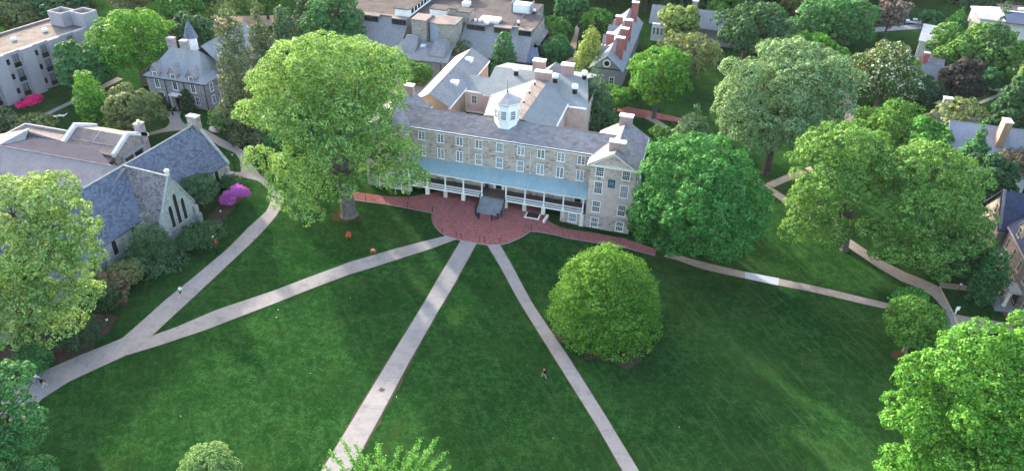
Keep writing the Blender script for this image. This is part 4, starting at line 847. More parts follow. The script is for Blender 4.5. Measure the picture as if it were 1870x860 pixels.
MB().slab([(.9, -24, 7.3), (.9, -3.4, 7.3), (5.6, -3.4, 11.6), (5.6, -24, 11.6)], .2).build('roof', DBLUE, r1); MB().slab([(5.6, -24, 11.6), (5.6, -3.4, 11.6), (10.5, -3.4, 7.3), (10.5, -24, 7.3)], .2).build('roof', DBLUE, r1)
MB().box(.8, -24, 7.0, 1.19, -3.9, 7.25).build('eaves_board', CONC_D, r1)
for k_ in range(3):
    y = -7.2-k_*4.2; b = MB().box(1.4, y-.95, 7.3, 3.4, y+.95, 9.2); b.poly([(1.38, y+.95, 9.2), (1.38, y-.95, 9.2), (1.38, y, 10.3)]); b.build('dormer', TRIM_D, r1)
    for s in (-1, 1): MB().slab([(1.1, y+s*1.2, 8.95), (4.4, y+s*1.2, 8.95), (4.4, y, 10.4), (1.1, y, 10.4)], .14).build('dormer_roof', m_plain('white_dormer_roof', (.26, .26, .29), .6, .1), r1)
    window(r1, 1.39, y, 7.55, 1.2, 1.6, 'two', R(-90), TRIM_D, solid=True)
MB().box(-1.6, -17.0, 0, 1.19, -12.6, .4).build('porch_floor', GREYSTEP, r1); MB().box(-.5, -16.2, 2.9, 1.19, -13.4, 3.2).build('porch_roof', TRIM_D, r1)
for (x, y) in ((-.3, -16.0), (-.3, -13.6)): MB().lathe(x, y, [(.32, .5), (.26, .9), (.26, 2.6), (.34, 2.9)], 10).build('porch_column', CREAM, r1)
MB().box(1.1, -15.6, .5, 1.18, -14.2, 2.8).build('door', DARK, r1)
r2 = thing('tall_chimney_house', 'house with blue grey roof and tall sunlit orange brick chimney among trees at right', 'house', (60, 149.2, 0))
MB().box(-10, -4.5, 0, 16, 4.5, 5.2).build('wall', WHITE, r2); gable_roof('roof', r2, -10.5, 16, -5.2, 5.0, 5.3, 9.3, m_slate('blue_grey_slate_roof', (.24, .25, .30), .08, .4, .24), 'x', .5)
chimney(r2, -2.2, -2.6, 6, 11.6, 1.3, 2.2, ORANGEBRICK, CREAM)
MB().box(-4.6, -8.2, 0, 3, -5.1, 3.3).build('lean_to', WHITE, r2); MB().slab([(-5, -8.6, 3.3), (3.4, -8.6, 3.3), (3.4, -5.0, 4.6), (-5, -5.0, 4.6)], .18).build('lean_to_roof', SLATE_L, r2)
MB().box(-11.6, 2, 0, -4, 11, 5.4).build('wing_wall', WHITE, r2); gable_roof('wing_roof', r2, -12, -3.6, 1.6, 11.5, 5.4, 8.0, SLATE_L, 'x', .4)
for q in range(4): window(r2, -8.5+q*2.4, -4.5, 1.2, 1.1, 1.8, 'sash', solid=True)
for q in range(2): window(r2, -3.4+q*3, -8.2, 1.1, 1.1, 1.6, 'sash', solid=True)
chimney(r2, -9.5, 9.8, 6, 10.0, 1.6, 1.2, STONE_T, ALU)
r3 = thing('small_gabled_house', 'small white gabled house with pale grey roof beside the flowering tree', 'house', (54.5, 187.5, 0))
MB().box(-3.6, -4.2, 0, 3.4, 5.0, 4.6).build('wall', WHITE, r3); gable_roof('roof', r3, -3.9, 3.8, -4.5, 2.0, 4.7, 7.6, SLATE_L, 'x', .35); gable_roof('rear_roof', r3, -3.9, 2.2, 1.9, 6.5, 4.9, 7.4, SLATE, 'x', .3)
MB().box(-.6, -5.6, 0, 3.2, -4.22, 2.4).build('bay', WHITE, r3)
for q in range(3): window(r3, -.1+q*1.3, -5.6, .8, .9, 1.3, 'two', solid=True)
for zz in (.9, 3.0): window(r3, 2.4, -4.2, zz+.2, .9, 1.2, 'two', solid=True)
chimney(r3, -2.4, 2.2, 6.4, 9.2, 1.2, .9, REDBRICK, CREAM)
r4 = thing('cream_gabled_house', 'cream house with sunlit left wall and plain pale grey roof near the road', 'house', (60.0, 216.0, 0), -R(14))
MB().box(-3.2, -6.5, 0, 3.2, 6.5, 5.6).build('wall', CREAM, r4); b = MB()
b.slab([(-3.8, -7, 5.9), (3.9, -7, 5.7), (3.9, 7, 6.4), (-3.8, 7, 6.6)], .25); b.build('roof', CONC, r4)
for y in (-4.5, -1.5, 1.5, 4.5):
    for z in (.9, 3.5): window(r4, -3.2, y, z, 1.0, 1.5, 'two', R(-90), solid=True)
r5 = thing('flat_roofed_block', 'wide low block with pale and dark blue roof planes in the top right corner', 'building', (82, 238, 0))
MB().box(-6.5, -1.5, 0, 30, 9.5, 6.4).build('wall', CREAM, r5); MB().slab([(-7.2, -2.2, 6.3), (-.5, -3.0, 6.4), (-.8, 5, 8.2), (-7.5, 8, 7.0)], .25).build('roof', CONC, r5)
MB().slab([(-.5, -3, 6.2), (31, -3, 6.2), (31, 1.6, 8.1), (-.5, 1.6, 8.1)], .25).build('roof', m_slate('navy_roof', (.13, .14, .2), .1, .5, .3), r5); MB().slab([(-.5, 1.6, 8.1), (31, 1.6, 8.1), (31, 10, 8.0), (-.5, 10, 8.0)], .2).build('roof', GRAVEL_ROOF, r5)
MB().box(-.5, 1.3, 8.11, 31, 1.75, 8.3).build('roof_edge', ALU, r5)
for x in (4, 11, 17): MB().box(x, 4, 8, x+1.6, 5.2, 8.6).build('skylight', ALU, r5)
for q in range(8): window(r5, 1+q*3, -1.5, 2, 1.4, 1.8, 'two', solid=True)
for q in range(3): window(r5, -6.5, 1+q*2.7, 2, 1.2, 1.8, 'two', R(-90), solid=True)

# ================================================================== vegetation
def spaced(C, ms):
    grid, take, cell = {}, [], np.floor(C/ms).astype(int)
    near = [(a, b, c) for a in (-1, 0, 1) for b in (-1, 0, 1) for c in (-1, 0, 1)]
    for i in range(len(C)):
        cx, cy_, cz = cell[i]; p = C[i]; good = True
        for a, b, c in near:
            for j in grid.get((cx+a, cy_+b, cz+c), ()):
                dd = p-C[j]
                if dd[0]*dd[0]+dd[1]*dd[1]+dd[2]*dd[2]*1.6 < ms*ms: good = False; break
            if not good: break
        if good: grid.setdefault((cx, cy_, cz), []).append(i); take.append(i)
    return take
def leaf_mesh(name, lobes, mat, seed=1, cr=1.0, leaf=.42, dens=1.0, k=None, inner=.12, up=.35, droop=0., lo=-.75, flat=.8, wob=.13, maxn=90000, spray=0., br=0., hole=.1, sep=1.1):
    """a crown: leaf clumps spread over and through a set of ellipsoids (cx,cy,cz,rx,ry,rz); every leaf is a small face"""
    rng = np.random.default_rng(seed); L = np.array(lobes, float)
    p_ = 1.6
    if br:                                             # boughs: the crown is first broken up into tufts of about this radius
        a, b, c = L[:, 3], L[:, 4], L[:, 5]; ar = 4*np.pi*(((a*b)**p_+(a*c)**p_+(b*c)**p_)/3)**(1/p_)
        nb = int(3.5*ar.sum()/(br*br*2.1))+8; li = rng.choice(len(L), nb, p=ar/ar.sum()); d = rng.normal(size=(nb, 3)); d /= np.linalg.norm(d, axis=1)[:, None]
        d[d[:, 2] < lo, 2] *= -1; rr = rng.uniform(.8, 1.08, nb); rr[rng.random(nb) < .12] *= .62
        C = L[li, :3]+d*(L[li, 3:]-br*.6).clip(.2)*rr[:, None]; ok = np.ones(nb, bool)
        for i in range(len(L)): ok &= ~((np.linalg.norm((C-L[i, :3])/L[i, 3:], axis=1) < .66) & (li != i))
        C = C[ok]; C = C[spaced(C, br*1.08)]; C = C[rng.random(len(C)) > hole]
        q = br*rng.uniform(.72, 1.22, len(C)); L = np.concatenate([C, np.stack([q, q, q*.8], 1)], 1); lo = -.45; inner = .0; wob = .1
    a, b, c = L[:, 3], L[:, 4], L[:, 5]
    area = 4*np.pi*(((a*b)**p_+(a*c)**p_+(b*c)**p_)/3)**(1/p_)
    nc = int(dens*area.sum()/(cr*cr*1.25))+6
    k = k or int(9.5*(cr/leaf)**2)
    li = rng.choice(len(L), nc, p=area/area.sum())
    d = rng.normal(size=(nc, 3)); d /= np.linalg.norm(d, axis=1)[:, None]
    keep = d[:, 2] > lo+rng.uniform(-.15, .15, nc); li, d = li[keep], d[keep]; nc = len(d); keep = np.ones(nc, bool)
    ph = rng.uniform(0, 6.28, 6)
    rad = rng.uniform(.86, 1.05, nc); ins = rng.random(nc) < inner; rad[ins] = rng.uniform(.4, .8, ins.sum())
    wv = np.sin(d[:, 0]*4.1+ph[0]+li)*np.cos(d[:, 1]*4.7+ph[1])+.7*np.sin(d[:, 2]*6.3+ph[2]+d[:, 0]*5)+.5*np.sin(d[:, 1]*9+ph[3])*np.sin(d[:, 2]*8+ph[4])
    rad *= 1+wob*wv*.7
    C = L[li, :3]+d*(L[li, 3:]-cr*.5).clip(.15)*rad[:, None]
    nr = d/L[li, 3:]; nr /= np.linalg.norm(nr, axis=1)[:, None]
    ok = np.ones(nc, bool)
    for i in range(len(L)):
        q = np.linalg.norm((C-L[i, :3])/L[i, 3:], axis=1); ok &= ~((q < (.82 if br else .74)) & (li != i) & ~ins)
    C, nr, ins = C[ok], nr[ok], ins[keep][ok] if len(ins) != len(ok) else ins[ok]
    if sep: take = spaced(C, sep*cr); C, nr = C[take], nr[take]      # keep the tufts apart so that shaded gaps stay between them
    nc = len(C)
    if nc*k > maxn: k = max(6, int(maxn/nc))
    crs = cr*rng.uniform(.6, 1.35, nc)
    e = rng.normal(size=(nc, k, 3)); e /= np.linalg.norm(e, axis=2)[..., None]
    bias = nr*.75+np.array([0, 0, .45]); dt = (e*bias[:, None, :]).sum(2); fl = dt < -.25
    e[fl] *= -1
    P = C[:, None, :]+e*(crs[:, None, None]*(1.04-.42*rng.random((nc, k, 1))**2))*np.array([1, 1, flat])
    if spray: P += nr[:, None, :]*(rng.random((nc, k, 1))**3*spray); P[..., 2] -= 0
    if droop: P[..., 2] -= droop*rng.random((nc, k))**2
    n = e*.95+nr[:, None, :]*.2+np.array([0, 0, up])+rng.normal(size=(nc, k, 3))*.28
    P, n = P.reshape(-1, 3), n.reshape(-1, 3); g = P[:, 2] > .12; P, n = P[g], n[g]
    n /= np.linalg.norm(n, axis=1)[:, None]
    t = np.cross(n, rng.normal(size=n.shape)); t /= np.linalg.norm(t, axis=1)[:, None]; bt = np.cross(n, t)
    s1 = (leaf*.5*rng.uniform(.6, 1.35, len(P)))[:, None]; s2 = s1*rng.uniform(.5, .85, len(P))[:, None]
    V = np.stack([P-t*s1, P-bt*s2+t*s1*.15, P+t*s1, P+bt*s2+t*s1*.15], 1).reshape(-1, 3).astype(np.float32)
    N = len(P); me = bpy.data.meshes.new(name); me.vertices.add(4*N); me.vertices.foreach_set('co', V.ravel())
    me.loops.add(4*N); me.loops.foreach_set('vertex_index', np.arange(4*N, dtype=np.int32)); me.polygons.add(N)
    me.polygons.foreach_set('loop_start', np.arange(0, 4*N, 4, dtype=np.int32)); me.polygons.foreach_set('loop_total', np.full(N, 4, np.int32))
    me.materials.append(mat); me.update(calc_edges=True); return me
TRI = [0]
def trunk_mesh(lobes, h0, r, bark, seed=1, ends=None):
    rng = random.Random(seed); b = MB(); top = max(l[2] for l in lobes)
    cx = sum(l[0] for l in lobes)/len(lobes); cy_ = sum(l[1] for l in lobes)/len(lobes)
    fk = Vector((cx*.15, cy_*.15, h0))
    b.tube([(0, 0, -.3), (0, 0, .25), (cx*.04, cy_*.04, h0*.5), fk], [r*1.7, r*1.15, r*.95, r*.85], 9)
    for l in sorted(lobes, key=lambda q: -q[3]*q[5])[:9]:
        e = Vector((l[0], l[1], l[2]+.15*l[5])); mid = fk.lerp(e, .5)+Vector((rng.uniform(-.5, .5), rng.uniform(-.5, .5), .12*(e-fk).length))
        b.tube([fk, mid, e], [r*.55, r*.34, r*.1], 6)
        for _ in range(3):
            q = Vector((rng.gauss(0, 1), rng.gauss(0, 1), rng.uniform(0, 1))).normalized(); tip = Vector(l[:3])+Vector((q.x*l[3], q.y*l[4], q.z*l[5]))*.85
            s0 = mid.lerp(e, rng.uniform(0, .8)); b.tube([s0, s0.lerp(tip, .5)+Vector((0, 0, .3)), tip], [r*.2, r*.12, r*.03], 5)
    return b
def tree(name, label, cat, loc, lobes, mat, bark=None, h0=3., r=.4, group=None, seed=1, **kw):
    t = thing(name, label, cat, loc, 0, group)
    me = leaf_mesh('crown', lobes, mat, seed, **kw); o = bpy.data.objects.new('crown', me); col.objects.link(o); o.parent = t
    TRI[0] += 2*len(me.polygons)
    if r: trunk_mesh(lobes, h0, r, bark, seed).build('trunk', bark or BARK, t, True)
    return t
HF = Vector((CF.x, CF.y, 0)).normalized()
def plane_pt(P, px, py, doff=0.):
    """the point seen at px, py on the upright plane through P (pushed back by doff)"""
    d = CF + CR*((px-935)/FPX) - CU*((py-430)/FPX); C0 = Vector((0, 0, CAMH)); q = P+HF*doff
    return C0+d*((q-C0).dot(HF)/d.dot(HF))
def lobes_at(P, spec):
    """lobes from measured positions: (px, py, half width px, half height px[, depth offset, depth radius])"""
    out = []
    for s in spec:
        px, py, hw, hh = s[:4]; do = s[4] if len(s) > 4 else 0
        c = plane_pt(P, px, py, do); sc = pxscale(c); rx = hw/sc; dep = math.asin(min(.99, (CAMH-c.z)/(c-Vector((0, 0, CAMH))).length))
        ry = s[5] if len(s) > 5 else rx*.9
        rz = math.sqrt(max((.35*hh/sc)**2, (hh/sc)**2-(ry*math.sin(dep))**2))/math.cos(dep)
        out.append((c.x-P.x, c.y-P.y, max(c.z-P.z, rz*.6), rx, ry, rz))
    return out
def box_tree(x0, y0, x1, y1, clear, asp=1.0):
    """ground point and size of a rounded crown whose outline fills this part of the view"""
    c = 6.
    for _ in range(25):
        P = G((x0+x1)/2, (y0+y1)/2, c); sc = pxscale(P); r = (x1-x0)/2/sc; dep = math.asin((CAMH-c)/(P-Vector((0, 0, CAMH))).length)
        rz = math.sqrt(max((.45*r)**2, ((y1-y0)/2/sc)**2-(r*asp*math.sin(dep))**2))/math.cos(dep); c = .5*c+.5*max(rz*.9, rz+clear)
    return Vector((P.x, P.y, terr(P.x, P.y))), r, rz, c
def crown_lobes(r, rz, c, kind, seed):
    rng = random.Random(seed); L = []
    if kind == 'round':
        L.append((0, 0, c, r*.72, r*.72, rz*.74))
        for i in range(9):
            a = i*2.4+rng.uniform(-.3, .3); el = rng.uniform(-.45, .75); q = rng.uniform(.40, .56)
            L.append((math.cos(a)*math.cos(el)*r*.55, math.sin(a)*math.cos(el)*r*.55, c+math.sin(el)*rz*.58, r*q, r*q, rz*q*.9))
    elif kind == 'cone':
        n = 7
        for i in range(n):
            f = i/(n-1); rr = r*(1-f)**.75*1.0+.35; zz = c-rz+2*rz*(f*.93+.04)
            for j in range(4 if f < .75 else 1):
                a = j*1.57+i*.8+rng.uniform(-.3, .3); o_ = rr*.42 if f < .75 else 0
                L.append((math.cos(a)*o_, math.sin(a)*o_, zz, rr*.62, rr*.62, rz*.2))
    elif kind == 'column':
        for i in range(5):
            f = i/4; rr = r*(1-.55*abs(f-.4)**1.4*1.6); L.append((rng.uniform(-.1, .1)*r, rng.uniform(-.1, .1)*r, c-rz*.8+1.6*rz*f, rr*.9, rr*.9, rz*.34))
    elif kind == 'spread':
        for i in range(12):
            a = i*2.4; q = (i/12)**.5; L.append((math.cos(a)*r*.68*q, math.sin(a)*r*.68*q, c+rz*(.5-.75*q*q)+rng.uniform(-.12, .12)*rz, r*rng.uniform(.3, .42), r*rng.uniform(.3, .42), rz*.42))
    elif kind == 'bush':
        for i in range(6):
            a = i*2.4; L.append((math.cos(a)*r*.4, math.sin(a)*r*.4, c+rng.uniform(-.25, .2)*rz, r*.62, r*.62, rz*.75))
    return L
LF = {}
def sat(c, k):
    l = .3*c[0]+.6*c[1]+.1*c[2]; return tuple(max(.004, l+(x-l)*k) for x in c)
def lf(key):
    P_ = dict(oak=((.054, .126, .038), (.215, .32, .122), .36), maple=((.024, .086, .027), (.080, .195, .064), .28), cedar=((.026, .090, .026), (.125, .22, .046), .3),
        silver=((.062, .112, .056), (.18, .26, .145), .3), bright=((.032, .104, .022), (.118, .235, .060), .36), mid=((.034, .088, .024), (.095, .18, .048), .32),
        yolive=((.105, .15, .05), (.22, .27, .10), .34), right=((.042, .104, .030), (.145, .24, .080), .34), dark=((.020, .052, .026), (.05, .10, .045), .22), deep=((.026, .075, .030), (.06, .14, .055), .26),
        conif=((.040, .062, .036), (.10, .125, .066), .2), conifb=((.030, .062, .034), (.065, .115, .06), .2), yew=((.018, .038, .022), (.04, .07, .036), .18),
        chest=((.022, .060, .022), (.42, .43, .34), .22), pinkbare=((.10, .08, .072), (.17, .14, .125), .25), olive=((.075, .10, .045), (.14, .165, .08), .28), azalea=((.26, .06, .27), (.50, .18, .48), .25), pinkaz=((.42, .025, .11), (.60, .07, .2), .25),
        purple=((.024, .026, .024), (.046, .044, .040), .2), pale=((.055, .115, .04), (.18, .26, .11), .34), brown=((.085, .07, .045), (.14, .12, .075), .25), leftt=((.066, .132, .044), (.22, .30, .12), .36), grn=((.04, .12, .035), (.10, .22, .06), .32))
    if key not in LF: c, t, tr = P_[key]; c, t = sat(sc3(c, 1.2), 1.2), sat(sc3(t, 1.65), 1.12); LF[key] = m_leaf('leaf_'+key, c, t, .72 if 'az' in key else .45, tr)
    return LF[key]
# ---- the large trees near the hall
P = G(638, 392)
tree('oak_tree', 'huge spreading yellow green oak covering the left end of the long stone hall', 'tree', P, lobes_at(P, [(600, 125, 95, 64), (515, 165, 66, 60), (682, 140, 62, 66), (468, 205, 30, 46, -1), (545, 215, 82, 62, -3), (655, 205, 84, 68, -2), (560, 300, 55, 48, -5), (532, 362, 44, 56, -6), (570, 392, 30, 34, -6), (600, 320, 45, 60, -4), (700, 285, 62, 62, -1), (728, 315, 44, 42, 0), (612, 250, 70, 55, -6), (478, 285, 26, 24, 0), (505, 330, 22, 26, -4), (590, 90, 60, 32, 3), (540, 110, 55, 40, 4), (650, 110, 60, 40, 5), (600, 170, 120, 70, 8)]), lf('oak'), BARK, 7.5, 1.15, seed=3, cr=.78, leaf=.32, dens=1.5, k=62, maxn=120000, br=2.3, hole=.14, up=.25, flat=.8)
P = G(1275, 457)
tree('maple_tree', 'dense deep green maple with a rounded crown against the right end of the stone hall', 'tree', P, lobes_at(P, [(1268, 315, 90, 66), (1225, 335, 62, 56, -1), (1325, 330, 60, 60), (1205, 385, 52, 56, -2), (1350, 385, 52, 64, -1), (1280, 375, 85, 70, -5), (1215, 430, 42, 38, -3), (1295, 425, 72, 48, -5), (1370, 415, 34, 48, 0), (1182, 400, 32, 42, -1), (1330, 445, 40, 30, -4), (1270, 275, 60, 32, 2), (1230, 290, 48, 34, 1), (1222, 455, 26, 22, -5), (1310, 285, 44, 32, 1)]), lf('maple'), BARK_D, 4, .6, seed=5, cr=.62, leaf=.31, dens=1.6, k=46, maxn=95000, br=1.75, hole=.06, up=.25, flat=.75)
P = G(1101, 600); zt = plane_pt(P, 1106, 462).z-P.z; rc = 97/pxscale(P+Vector((0, 0, 3)))
prof = [(.0, .92), (.1, .98), (.22, 1.0), (.36, .99), (.5, .92), (.63, .81), (.75, .67), (.86, .50), (.95, .30)]
tree('round_cedar', 'broad rounded yellow green cedar standing alone on the front lawn', 'tree', P, [(.1*math.sin(i*2), .1*math.cos(i*3), zt*f, rc*q, rc*q, zt*.115) for i, (f, q) in enumerate(prof)]+[(rc*.5*math.cos(a), rc*.5*math.sin(a), zt*h, rc*.36, rc*.36, zt*.2) for a, h in ((.4, .56), (1.7, .5), (2.9, .58), (3.9, .46), (5.2, .52))], lf('cedar'), BARK, 1.5, .4, seed=7, cr=.4, leaf=.23, dens=1.6, k=34, maxn=115000, br=1.15, hole=.05, lo=-.9, up=.2, spray=.45, flat=.5, sep=.95)
P = G(1398, 316)
tree('silver_maple', 'wide silvery green tree on the far side of the dark green maple', 'tree', P, lobes_at(P, [(1440, 150, 84, 60, 2), (1375, 165, 62, 58), (1500, 150, 58, 56, 1), (1345, 190, 38, 50, -1), (1420, 205, 84, 56, -3), (1500, 200, 54, 52, -1), (1380, 235, 58, 42, -3), (1460, 245, 62, 38, -3), (1530, 150, 36, 42, 1), (1440, 110, 70, 34, 4), (1390, 130, 50, 34, 2), (1350, 235, 34, 34, -2), (1480, 110, 45, 30, 4), (1330, 140, 26, 34, 0)]), lf('silver'), BARK_D, 4.5, .8, seed=9, cr=.8, leaf=.35, dens=1.5, k=54, maxn=90000, br=2.1, hole=.08, up=.25, flat=.95)
P = G(1541, 456)
tree('sycamore_tree', 'light green tree with pale trunk beside the right hand gravel path', 'tree', P, lobes_at(P, [(1535, 265, 66, 46, 1), (1490, 300, 44, 52), (1580, 290, 50, 56, 1), (1520, 325, 60, 46, -2), (1482, 375, 44, 46, -2), (1470, 415, 36, 40, -2.5), (1510, 410, 40, 44, -2), (1590, 335, 44, 48, 0), (1555, 360, 40, 36, -1), (1498, 262, 36, 34, 1)]), lf('right'), BARK, 5, .55, seed=11, cr=.68, leaf=.31, dens=1.5, k=52, maxn=65000, br=1.9, hole=.12, up=.25, flat=.75)
P = G(1695, 492)
tree('spreading_tree', 'broad mid green tree whose boughs overhang the right hand gravel path', 'tree', P, lobes_at(P, [(1690, 300, 66, 42, 2), (1740, 330, 62, 46, 1), (1640, 310, 46, 44, 1), (1690, 360, 80, 44, -1), (1750, 390, 58, 44, 0), (1650, 390, 60, 36, -2), (1700, 430, 84, 40, -2), (1780, 420, 38, 40, 0), (1640, 450, 48, 32, -3), (1740, 465, 56, 34, -2), (1690, 480, 46, 28, -3), (1600, 420, 30, 24, -2)]), lf('right'), BARK, 5, .6, seed=13, cr=.72, leaf=.32, dens=1.5, k=54, maxn=75000, br=2.0, hole=.14, up=.25, flat=.7)
P = G(60, 650)
tree('shade_tree', 'pale green leafy tree in front of the chapel roof at the left edge', 'tree', P, lobes_at(P, [(70, 350, 72, 36, 4), (20, 370, 50, 44, 4), (110, 375, 40, 36, 4), (130, 430, 54, 44, 2), (30, 460, 44, 36, 1), (90, 470, 56, 42, 0), (150, 460, 36, 34, 1), (30, 540, 60, 50, -1), (90, 540, 62, 48, -1), (140, 535, 42, 36, -1), (95, 595, 54, 32, -2), (40, 600, 52, 34, -2), (165, 420, 28, 26, 2), (60, 410, 60, 40, 3), (158, 510, 34, 34, 0), (60, 500, 60, 44, 0), (0, 430, 36, 40, 2), (-20, 520, 40, 60, 0)]), lf('leftt'), BARK_D, 5, .55, seed=15, cr=.62, leaf=.28, dens=1.5, k=52, maxn=75000, br=1.6, hole=.1, up=.25, flat=.75)
P = G(1790, 925)
tree('lime_tree', 'large fresh green tree filling the bottom right corner', 'tree', P, lobes_at(P, [(1790, 660, 90, 60, 3), (1850, 640, 70, 56, 4), (1720, 700, 66, 60, 1), (1680, 770, 62, 70, 0), (1790, 740, 90, 66, -1), (1860, 730, 60, 70, 1), (1730, 820, 84, 66, -2), (1650, 840, 44, 52, -1), (1820, 820, 90, 70, -3), (1700, 890, 90, 60, -3), (1860, 600, 40, 30, 5), (1900, 780, 60, 90, 0), (1850, 900, 90, 60, -3)]), lf('bright'), BARK, 4, .6, seed=17, cr=.5, leaf=.24, dens=1.5, k=46, maxn=110000, br=1.45, hole=.08, up=.25, flat=.8)
P = G(-10, 930)
tree('edge_tree', 'dark green tree cut by the frame in the bottom left corner', 'tree', P, lobes_at(P, [(20, 690, 50, 36, 2), (40, 740, 48, 44, 1), (10, 790, 60, 56, 0), (60, 800, 34, 40, 0), (40, 850, 52, 48, -1), (-30, 720, 50, 60, 1), (-10, 880, 70, 60, -1)]), lf('deep'), BARK_D, 4, .5, seed=19, cr=.52, leaf=.25, dens=1.5, k=46, maxn=50000, br=1.5, hole=.1, up=.25, flat=.8)
P = G(381, 905)
tree('small_round_tree', 'small pale topped round tree at the bottom edge left of centre', 'tree', P, lobes_at(P, [(381, 846, 46, 36), (360, 862, 34, 30), (405, 860, 32, 30), (385, 880, 50, 36)]), lf('pale'), BARK, 1.2, .14, seed=21, cr=.45, leaf=.2, dens=3, k=60, maxn=30000, wob=.14)
def quads(name, P, N, size, asp, mat, seed=1):
    rng = np.random.default_rng(seed); P = np.array(P, float); N = np.array(N, float); N /= np.linalg.norm(N, axis=1)[:, None]
    t = np.cross(N, rng.normal(size=N.shape)); t /= np.linalg.norm(t, axis=1)[:, None]; b = np.cross(N, t); s1 = (size*.5*rng.uniform(.6, 1.3, len(P)))[:, None]
    V = np.stack([P-t*s1, P-b*s1*asp, P+t*s1, P+b*s1*asp], 1).reshape(-1, 3); n = len(P)
    me = bpy.data.meshes.new(name); me.from_pydata([tuple(v) for v in V], [], [(4*i, 4*i+1, 4*i+2, 4*i+3) for i in range(n)]); me.materials.append(mat); o = bpy.data.objects.new(name, me); col.objects.link(o); return o
def sapling():
    P = G(700, 985); t = thing('young_tree', 'feathery bright green top of a tree reaching in at the bottom centre', 'tree', P)
    rng = random.Random(4); b = MB(); LP, LN = [], []
    tips = [(625, 800), (600, 822), (650, 812), (590, 850), (690, 808), (672, 830), (700, 835), (720, 845), (762, 828), (800, 798), (815, 825), (780, 832), (740, 850), (822, 850), (650, 850), (770, 800), (640, 835), (795, 840), (760, 856), (700, 870), (610, 872), (830, 880), (570, 880), (660, 880), (740, 880), (790, 880), (730, 815), (680, 850), (620, 858), (810, 865)]
    top = plane_pt(P, 700, 905)-P; b.tube([(0, 0, 0), (0, .1, top.z*.6), (top.x, top.y, top.z)], [.16, .12, .06], 7)
    def twig(a, c, lv):
        L = (c-a).length
        for k in range(int(L/.022)):
            q = a.lerp(c, (k+rng.random())/max(1, int(L/.022))); LP.append(tuple(q+Vector((rng.gauss(0, .12), rng.gauss(0, .12), rng.gauss(0, .09))))); LN.append((rng.gauss(0, .45), rng.gauss(0, .45), 1))
    for i, (x, y) in enumerate(tips):
        q = plane_pt(P, x, y, rng.uniform(-1.8, 1.8))-P; s0 = Vector((0, 0, top.z*rng.uniform(.55, .95))); md = s0.lerp(q, .55)+Vector((rng.gauss(0, .2), rng.gauss(0, .2), -.25))
        b.tube([s0, md, q], [.045, .03, .008], 5); twig(md.lerp(q, .3), q, 0)
        for _ in range(11):
            f = rng.uniform(.1, .95); a = md.lerp(q, f); d = Vector((rng.gauss(0, 1), rng.gauss(0, 1), rng.uniform(-.1, .9))).normalized()*rng.uniform(.25, .7)*(1.15-f*.6)
            b.tube([a, a+d], [.009, .004], 4); twig(a+d*.2, a+d, 1)
    b.build('trunk', BARK, t, True); o = quads('crown', LP, LN, .17, .65, lf('bright'), 3); o.parent = t
sapling()
